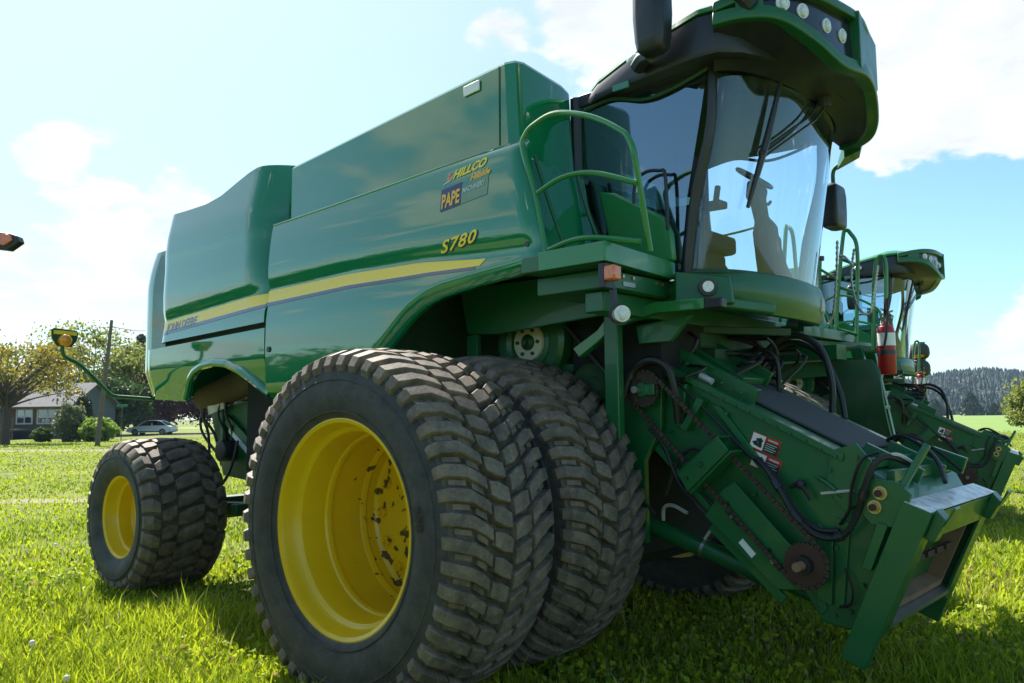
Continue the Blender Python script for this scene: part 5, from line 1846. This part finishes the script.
def conifer(name, label, base, H, rad, seed, group=None, n=5000, leaf=.28):
    R = thing(name, label, 'conifer', base, 0, group)
    rn = random.Random(seed)
    obj('trunk', MB().cyl((0, 0, -.2), (0, 0, H * .97), H * .018, H * .003, 9), 'bark', R)
    pts = []
    tiers = 26
    for k in range(tiers):
        t = k / tiers
        z = H * (.10 + .88 * t)
        L = rad * (1 - t) ** .8 * rn.uniform(.75, 1.15) + .15
        for j in range(9):
            a = rn.uniform(0, 6.28)
            m = int(n / tiers / 9 * (1.5 - t))
            s = RNG.uniform(.1, 1, m) ** .8
            p = np.stack([np.cos(a) * L * s, np.sin(a) * L * s, z - .28 * L * s ** 1.6 + RNG.normal(size=m) * .08 * L], 1)
            p[:, :2] += RNG.normal(size=(m, 2)) * .09 * L
            pts.append(p)
    leaf_object('crown', np.concatenate(pts), leaf, 'leaf_conifer', R, 1.9)
    return R


broadleaf('flowering_tree', 'sparse yellow flowering tree with crooked trunk in front of the house', 'tree', (-58.3, 13.4, 0), 7.4, 4.2, 2.4, 'leaf_yellow', .17, 5200, 3, clusters=52, trunk_r=.26, density=.55, low=.22)
broadleaf('leafy_tree', 'lime green leafy tree rising behind the grey house roof', 'tree', (-88, 30, 0), 11.0, 5.6, 3.0, 'leaf_lime', .24, 9000, 9, clusters=60, trunk_r=.28, density=.62)
broadleaf('leafy_tree', 'pale spring tree behind the house, left of the lime green one', 'tree', (-92, 21, 0), 9.5, 4.6, 3.0, 'leaf_lime', .24, 5200, 12, clusters=46, trunk_r=.25, density=.62)
broadleaf('leafy_tree', 'dark green round tree beside the leaning pole and car', 'tree', (-79.5, 29.6, 0), 5.2, 2.6, 1.0, 'leaf_green', .22, 9000, 15, clusters=50, trunk_r=.18, density=.75, low=.12)
broadleaf('maroon_tree', 'dark maroon leaved tree standing behind the white car', 'tree', (-84.5, 37, 0), 7.0, 4.4, 1.2, 'leaf_maroon', .24, 11000, 18, clusters=64, trunk_r=.2, density=.72, low=.10)
broadleaf('maroon_tree', 'low maroon tree behind the rear wheel of the near combine', 'tree', (-78, 42, 0), 5.0, 4.2, 1.0, 'leaf_maroon', .24, 9000, 19, clusters=56, trunk_r=.2, density=.72, low=.10)
conifer('pine_tree', 'tall dark pine behind the maroon tree', (-117, 48.2, 0), 14.5, 4.0, 4, n=5200, leaf=.42)
shrub('round_shrub', 'pale topped round shrub beside the house deck', (-60.6, 18.3, 0), 1.05, 2.5, 'leaf_pale', .13, 6500, 5)
shrub('round_shrub', 'low bright green shrub at the foot of the leaning pole', (-58.8, 19.5, 0), 1.3, 1.55, 'leaf_bright', .15, 5000, 6)
shrub('upright_shrub', 'narrow dark evergreen shrub against the house gable', (-69.8, 22.6, 0), .7, 3.4, 'leaf_conifer', .13, 4200, 7)
shrub('round_shrub', 'small dull green shrub between deck and pale shrub', (-62.0, 16.9, 0), .7, .95, 'leaf_green', .12, 2600, 8)
broadleaf('field_bush', 'large yellow green bush at the edge of the field on the right', 'bush', (-4.6, 48.2, 0), 3.0, 2.0, .5, 'leaf_lime', .15, 13000, 31, clusters=60, trunk_r=.10, density=.7, low=.10)

# far conifers along the field edge
lab = ['broad dark conifer alone at the far field edge', 'low conifer at field edge left of the broad dark one', 'rounded conifer at field edge behind the yellow green bush', 'small conifer at field edge beside the broad dark one']
for k, (x, y, h, r) in enumerate(((-73.6, 329.5, 8.6, 4.2), (-83.5, 322, 6.0, 3.4), (-60, 338, 8.0, 4.0), (-67, 333, 4.2, 2.6))):
    conifer('conifer', lab[k], (x, y, 0), h, r, 40 + k, 'conifers along the far field edge', 2600, .75)


def woods():  # unseen trees behind the camera, added for their reflection in the panels
    rn = random.Random(77)
    pts, tint = [], []
    for k in range(150):
        az = math.atan2(-.75, -.66) + rn.uniform(-.62, 1.1)
        d = rn.uniform(48, 62)
        h = rn.uniform(2.0, 4.5) * (1.25 if rn.random() < .15 else 1)
        cx, cy = CAM_POS.x + d * cos(az), CAM_POS.y + d * sin(az)
        n = int(60 + h * 26)
        g = RNG.normal(size=(n, 3)) * np.array([1.3, 1.3, h * .24]) + np.array([cx, cy, h * .48])
        pts.append(g[g[:, 2] > .1])
        tint.append(np.clip(rn.uniform(.1, .9) + RNG.normal(size=len(pts[-1])) * .2, 0, 1))
    o = leaf_object('woodland', np.concatenate(pts), .62, 'leaf_green', None, 1.4, np.concatenate(tint))
    o['kind'] = 'stuff'


woods()


# ---------------------------------------------------------------- far hill with its forest
def hill():
    d0 = Vector((pixdir(985, 400)[0], pixdir(985, 400)[1], 0)).normalized()
    s0 = V(d0.y, -d0.x, 0)

    def hz(l, d):
        prof = np.interp(l, [-700, -330, -140, -60, -28, 0, 42, 110, 260, 500, 900], [5, 12, 22, 29, 35, 37, 31, 25, 16, 9, 5])
        k = np.clip((d - 430) / 470, 0, 1)
        k = k * k * (3 - 2 * k)
        back = np.clip((d - 930) / 300, 0, 1)
        return prof * k * (1 - .6 * back) - .5
    ls, ds = np.linspace(-700, 900, 70), np.linspace(420, 1200, 36)
    vs, fs = [], []
    for l in ls:
        for d in ds:
            p = CAM_POS + d0 * float(d) + s0 * float(l)
            vs.append((p.x, p.y, float(hz(l, d))))
    w = len(ds)
    fs = [(i * w + j, (i + 1) * w + j, (i + 1) * w + j + 1, i * w + j + 1) for i in range(len(ls) - 1) for j in range(w - 1)]
    struct('hill', MB().add(vs, fs), 'forest_floor')
    n = 9000
    l = RNG.uniform(-260, 420, n)
    d = RNG.uniform(418, 960, n)
    z = hz(l, d)
    vs, fs, tint = [], [], []
    rn = random.Random(2)
    for i in range(n):
        p = CAM_POS + d0 * float(d[i]) + s0 * float(l[i])
        h = rn.uniform(4, 7.5)
        rad = h * rn.uniform(.24, .36)
        tv = rn.random()
        for (a, b, q) in ((.05, .55, 1), (.32, .8, .75), (.6, 1.0, .45)):
            base = len(vs)
            m = 7
            for j in range(m):
                ang = 2 * pi * j / m + rn.random()
                rr3 = rad * q * rn.uniform(.65, 1.25)
                vs.append((p.x + rr3 * cos(ang), p.y + rr3 * sin(ang), float(z[i]) + h * a))
            vs.append((p.x, p.y, float(z[i]) + h * b))
            for j in range(m):
                fs.append((base + j, base + (j + 1) % m, base + m))
                tint.append(min(1, max(0, tv + rn.uniform(-.15, .15))))
    me = bpy.data.meshes.new('forest')
    me.from_pydata(vs, [], fs)
    at = me.attributes.new('tint', 'FLOAT', 'FACE')
    at.data.foreach_set('value', np.array(tint, np.float32))
    me.materials.append(MATS['forest_far'])
    o = bpy.data.objects.new('forest', me)
    COL.objects.link(o)
    o['kind'] = 'stuff'


hill()
struct('field', MB().add([(-150, 60, .01), (60, 60, .01), (160, 420, .01), (-260, 420, .01)], [(0, 1, 2, 3)]), 'field_far')

# haze between here and the hill
def haze():
    m, t, out = new_mat('haze_air')
    p = t.add('ShaderNodeVolumePrincipled', {'Color': (0.55, 0.78, 1.0, 1), 'Density': 0.00016, 'Anisotropy': 0.0})
    t.l.new(p.outputs[0], out.inputs['Volume'])
    o = obj('haze', MB().box(-1500, 1500, -1500, 1500, -1.0, 62.0), 'haze_air')
    o['kind'] = 'stuff'


if HAZE:
    haze()


# ---------------------------------------------------------------- house, pole, sign, car
def house():
    R = thing('house', 'low grey house with brown window band, gable roof and timber deck', 'house', (-71.9, 22.2, 0), 0)
    a = Vector((-5.74, -5.10, 0)).normalized()
    yaw = math.atan2(a.y, a.x) - radians(5)
    R.rotation_euler = (0, 0, yaw)
    # local: x runs left along the front, -y ... front faces local +y
    W, Dp, E, Rg = 13.0, 7.0, 2.85, 4.75
    f = 1
    mb = MB()
    # walls with gable ends, front at y = 0, back at y = -Dp
    for x in (0, W):
        x1 = x + (.2 if x == 0 else -.2)
        mb.add([(x, 0, 0), (x, -Dp, 0), (x, -Dp, E), (x, -Dp / 2, Rg - .05), (x, 0, E), (x1, 0, 0), (x1, -Dp, 0), (x1, -Dp, E), (x1, -Dp / 2, Rg - .05), (x1, 0, E)],
               [(0, 1, 2, 3, 4), (9, 8, 7, 6, 5), (0, 4, 9, 5), (1, 0, 5, 6)])
    mb.box(.2, W - .2, -.15, 0, 0, E).box(.2, W - .2, -Dp, -Dp + .15, 0, E)
    obj('wall', mb, 'house_wall', R)
    obj('wall_panel', MB().box(.5, 5.6, .004, .03, 1.0, 2.75).box(7.6, 12.2, .004, .03, 1.0, 2.75), 'house_brown', R)
    rb = MB()
    o_ = .5
    for s in (1, -1):
        y0 = 0 + o_ if s > 0 else -Dp - o_
        zz = E - .28
        rb.hexa([(-o_, y0, zz), (W + o_, y0, zz), (W + o_, -Dp / 2, Rg), (-o_, -Dp / 2, Rg), (-o_, y0, zz + .14), (W + o_, y0, zz + .14), (W + o_, -Dp / 2, Rg + .14), (-o_, -Dp / 2, Rg + .14)])
    rf = obj('roof', rb, 'house_roof', R)
    obj('fascia', MB().box(-.5, W + .5, .51, .56, E - .33, E - .12), 'house_brown', rf)
    obj('chimney', MB().box(8.8, 9.5, -3.4, -2.8, 4.3, 5.6), 'house_brown', rf)
    for (x0, x1, z0, z1) in ((1.0, 2.7, 1.35, 2.45), (3.3, 4.6, 1.35, 2.45), (6.3, 7.2, .9, 2.2), (8.2, 9.9, 1.35, 2.45)):
        w = obj('window', MB().box(x0 - .12, x1 + .12, .032, .07, z0 - .12, z0).box(x0 - .12, x1 + .12, .032, .07, z1, z1 + .12).box(x0 - .12, x0, .032, .07, z0, z1).box(x1, x1 + .12, .032, .07, z0, z1)
                .box((x0 + x1) / 2 - .04, (x0 + x1) / 2 + .04, .032, .065, z0, z1).box(x0, x1, .034, .06, (z0 + z1) / 2 - .03, (z0 + z1) / 2 + .03), 'house_trim', R)
        obj('pane', MB().add([(x0, .033, z0), (x1, .033, z0), (x1, .033, z1), (x0, .033, z1)], [(0, 1, 2, 3)]), 'window_dark', w)
    obj('door', MB().box(5.75, 6.0, .02, .06, .8, 2.6).box(5.2, 5.6, .032, .05, .85, 2.3), 'black_plastic', R)
    mb = MB().box(2.6, 13.5, .3, 3.2, .72, .86)
    for k in range(12):
        mb.box(2.7 + k * .95, 2.8 + k * .95, 3.05, 3.15, 0, 1.75)
    mb.box(2.6, 13.4, 3.06, 3.14, 1.68, 1.78)
    for k in range(36):
        mb.box(2.75 + k * .29, 2.79 + k * .29, 3.08, 3.12, .86, 1.68)
    obj('deck', mb, 'wood_grey', R)
    obj('skirting', MB().box(2.7, 13.4, 2.9, 2.95, 0, .70), 'dark_void', R)
    # things on the deck
    t = thing('barbecue', 'black covered barbecue standing on the house deck', 'barbecue', tuple(R.matrix_basis @ V(5.6, 2.2, .86)), yaw)
    obj('hood', MB().box(-.5, .5, -.3, .3, .55, 1.0), 'black_plastic', t, .08)
    obj('cart', MB().box(-.45, .45, -.28, .28, 0, .54), 'decal_black', t, .02)
    t = thing('deck_chair', 'brown wooden chair standing on the house deck', 'chair', tuple(R.matrix_basis @ V(7.9, 2.1, .86)), yaw)
    obj('seat', MB().box(-.5, .5, -.3, .3, .35, .42), 'house_brown', t, .02)
    obj('backrest', MB().hexa([(-.5, -.30, .42), (.5, -.30, .42), (.5, -.25, .42), (-.5, -.25, .42), (-.5, -.45, 1.0), (.5, -.45, 1.0), (.5, -.40, 1.0), (-.5, -.40, 1.0)]), 'house_brown', t)
    for sx in (-.45, .45):
        for sy in (-.26, .26):
            obj('leg', MB().box(sx - .04, sx + .04, sy - .04, sy + .04, 0, .349), 'house_brown', t)


house()

t = thing('utility_pole', 'leaning weathered wooden pole at the lawn edge', 'pole', (-47.52, 15.03, 0))
obj('pole', MB().cyl((-.03, 0, -.3), (1.13, .15, 7.41), .15, .085, 14), 'wood_grey', t)
obj('insulator', MB().cyl((1.02, .15, 7.0), (1.18, .28, 7.02), .03, .03, 8), 'steel', t)
obj('cable', MB().tube([(1.1, .2, 7.0), (-8.0, 6.2, 7.9), (-23.0, 13.1, 10.4), (-21, 20, 12.5)], .018, 5, 4), 'hose_rubber', t)

t = thing('street_sign', 'small green street name sign on a thin post before the white car', 'sign', (-59.88, 21.62, 0))
d = Vector((.745, .667, 0))
p = V(0, 0, 2.6)
obj('post', MB().cyl((0, 0, -.1), (0, 0, 2.5), .035, .035, 8), 'wood_grey', t)
obj('blade', MB().bar(p - d * .42, p + d * .42, .02, .20), 'sign_green', t, .004)


def car():
    R = thing('parked_car', 'white sedan parked on the lane beyond the lawn', 'car', (-78.9, 32.7, 0), math.atan2(-.667, -.745))
    # local x forward (left in the picture), length 4.5
    prof_low = [(-2.2, .35), (-2.25, .55), (-2.22, .85), (-1.95, .93), (-1.2, .96), (.75, .94), (1.6, .84), (2.1, .72), (2.25, .55), (2.22, .32), (1.8, .25), (-1.8, .25)]

    def section(y, k, dz=0):
        return [(x * k, y, z + (dz if z > .6 else 0)) for x, z in prof_low]
    body = MB().loft([section(-.86, .96, -.08), section(-.89, .985, -.03), section(-.80, 1.0, 0), section(0, 1.015, .02), section(.80, 1.0, 0), section(.89, .985, -.03), section(.86, .96, -.08)])
    obj('body', body, 'car_white', R, angle=40)
    top = [(-1.75, .92), (-1.05, 1.36), (-.4, 1.44), (.25, 1.40), (1.15, .92)]
    obj('cabin_glass', MB().loft([[(x, -.74, z) for x, z in top], [(x * .96, -.62, z) for x, z in top], [(x * .96, .62, z) for x, z in top], [(x, .74, z) for x, z in top]]), 'window_dark', R)
    mb = MB()
    for s in (-1, 1):
        mb.tube([(-1.8, s * .745, .93), (-1.06, s * .70, 1.365), (-.4, s * .68, 1.445), (.25, s * .69, 1.405), (1.2, s * .745, .93)], .035, 6, 4)
        mb.bar((-.25, s * .74, .93), (-.22, s * .69, 1.42), .05, .06, (1, 0, 0))
    mb.hexa([(-1.0, -.66, 1.375), (.22, -.66, 1.41), (.22, .66, 1.41), (-1.0, .66, 1.375), (-.95, -.6, 1.43), (.15, -.6, 1.46), (.15, .6, 1.46), (-.95, .6, 1.43)])
    obj('roof', mb, 'car_white', R, angle=40)
    for x in (-1.35, 1.38):
        for s in (-1, 1):
            w = obj('wheel', MB().cyl((x, s * .70, .32), (x, s * .91, .32), .32, .32, 22), 'tyre_side', R)
            obj('rim', MB().cyl((x, s * .911, .32), (x, s * .918, .32), .20, .19, 16), 'steel', w)
    for s in (-1, 1):
        obj('headlight', MB().ball((2.13, s * .62, .66), .14, 10, (.6, 1.2, .6)), 'lens_clear', R)
        obj('tail_light', MB().ball((-2.16, s * .66, .76), .13, 10, (.5, 1.2, .7)), 'decal_red', R)
    obj('bumper_trim', MB().box(-1.0, 1.0, -.905, -.885, .33, .40).box(-1.0, 1.0, .885, .905, .33, .40), 'black_plastic', R)


car()

# ---------------------------------------------------------------- combines
main = make_combine()
main['label'] = 'near green combine harvester with dual yellow wheels and empty feeder house'
main['group'] = 'combine harvesters parked side by side'
second = copy_tree(main, None, ('kit_lettering', 'kit_emblem', 'kit_swoosh', 'dealer_plate', 'dealer_lettering', 'tyre_lettering'))
second['label'] = 'second green combine harvester, half hidden behind the near one'
second.location = (-1.72, 7.95, -.05)
second.rotation_euler = (0, 0, radians(11))
for ch in list(second.children):                      # its feeder house is carried further out
    if ch.name.split('.')[0] in ('feeder_house', 'header_frame', 'hinge_plate', 'hinge_bolt', 'hose_fitting', 'hose_clamp', 'latch_knob', 'lower_sprocket', 'drive_chain', 'chain_guard',
                                 'chain_tensioner', 'tensioner_bolt', 'lower_brace', 'lift_cylinder', 'hydraulic_hose'):
        ch.location = (.38, 0, -.06)
for ch in list(second.children):                      # on the second machine both mirrors hang down on longer arms
    if not ch.name.startswith('mirror'):
        continue
    right = ch.data.vertices[0].co.y < 0
    if ch.name.startswith('mirror_arm'):
        if right:
            bpy.data.objects.remove(ch)
        else:
            ch.scale = (1, 1.30, 1)
    elif right:
        ch.scale = (.62, .62, .62)
        ch.location = Vector((1.2, -1.15, 3.8)) * .38 + Vector((-.30, .05, -.62))
    else:
        ch.location = (.05, .38, -.04)


# folded header wheels standing up beyond the second combine
t = thing('gauge_wheel_mast', 'two stacked gauge wheels on a mast beyond the second combine', 'implement', (-1.45, 13.1, 0))
obj('mast', MB().bar((0, .25, 0), (0, .25, 2.95), .10, .10, (1, 0, 0)).bar((-.5, .25, .05), (.5, .25, .05), .2, .1).bar((0, .25, 2.38), (0, .05, 2.38), .05, .05).bar((0, .25, 2.72), (0, .05, 2.72), .05, .05), 'green_frame', t)
for z in (2.38, 2.73):
    w = obj('wheel', MB().lathe([(-.10, .06), (-.09, .12), (.09, .12), (.10, .06), (.0, .02)], 24), 'wheel_yellow', t, loc=(0, -.05, z))
    w.rotation_euler = (radians(72), 0, radians(25))
    obj('tyre', MB().lathe([(-.08, .121), (-.12, .15), (-.115, .19), (-.06, .215), (.06, .215), (.115, .19), (.12, .15), (.08, .121)], 28), 'tyre_side', w)


# neighbour at the left edge of the view: only a lug of its tyre and a marker lamp show
TX = -1.02


def tractor():
    P = V(TX + .85, -4.30, 0)
    R = thing('tractor', 'tractor at the left edge of the view showing tyre lugs and an amber marker', 'tractor', (P.x, P.y, 0))
    fd = MB().lathe([(.0, .001), (.0, .45), (-.2, .50), (-.25, .52)], 40)
    w = obj('wheel', fd, 'rim_yellow', R, loc=(-.85, 0, .90))
    mb = MB()
    prof = [(-.25, .52), (-.29, .62), (-.29, .76), (-.25, .83), (0, .85), (.25, .83), (.29, .76), (.29, .62), (.25, .52)]
    mb.lathe(prof, 60)
    N = 22
    for i in range(N):
        for s in (-1, 1):
            a = 2 * pi * (i + (.5 if s > 0 else 0)) / N
            vs = []
            for y, th, r0, r1 in ((.29, 0, .76, .86), (.25, .02, .82, .89), (.0, .17, .84, .89)):
                for da, rr5 in ((-.045, r0), (-.035, r1), (.035, r1), (.045, r0)):
                    vs.append((rr5 * cos(a - th + da), s * y, rr5 * sin(a - th + da)))
            fs = [(k * 4 + j, k * 4 + j + 1, k * 4 + j + 5, k * 4 + j + 4) for k in range(2) for j in range(3)] + [(0, 1, 2, 3), (8, 9, 10, 11)]
            mb.add(vs, fs)
    obj('tyre', mb, 'tyre_tread', w)
    obj('fender', MB().tube([(-1.75, .0, 1.35), (-1.5, 0, 1.85), (-.9, 0, 2.02), (-.4, 0, 1.88)], .24, 8, 5, flat=.12), 'green_frame', R)
    obj('axle', MB().cyl((-.85, -1.2, .90), (-.85, -.01, .90), .12, .12, 16), 'green_dark', R)
    obj('chassis', MB().box(-1.6, .3, -1.4, -.7, .7, 1.5), 'green_frame', R, .05)
    obj('hood', MB().box(-.6, 1.2 - .9, -1.35, -.75, 1.5, 1.95), 'green_panel', R, .08)
    L = V(-.765, -3.845, 2.375) - P                                # the lamp's place
    ar = obj('marker_arm', MB().tube([(-.9, -.1, 2.02), tuple(L + V(-.35, -.25, -.12)), tuple(L + V(-.12, -.10, -.01))], .02, 8, 4), 'black_plastic', R)
    d = V(.744, .669, -.10).normalized()
    n = V(.669, -.744, 0).normalized()
    def hexpoly(o0, k, off):
        return [o0 + d * a_ * k + V(0, 0, z_) * k + n * off for a_, z_ in ((-.14, -.045), (.0, -.05), (.055, -.005), (.045, .022), (.02, .03), (-.14, .042))]
    obj('lamp_housing', MB().loft([hexpoly(L, 1, -.05), hexpoly(L, 1, .0)]), 'black_plastic', ar, .004)
    obj('lamp_lens', MB().loft([hexpoly(L + V(-.008, -.007, .004), .70, .0), hexpoly(L + V(-.008, -.007, .004), .66, .012)]), 'lens_amber', ar, .003)
    return R


tractor()
# the tractor's marker lamp, built out of its arm's end
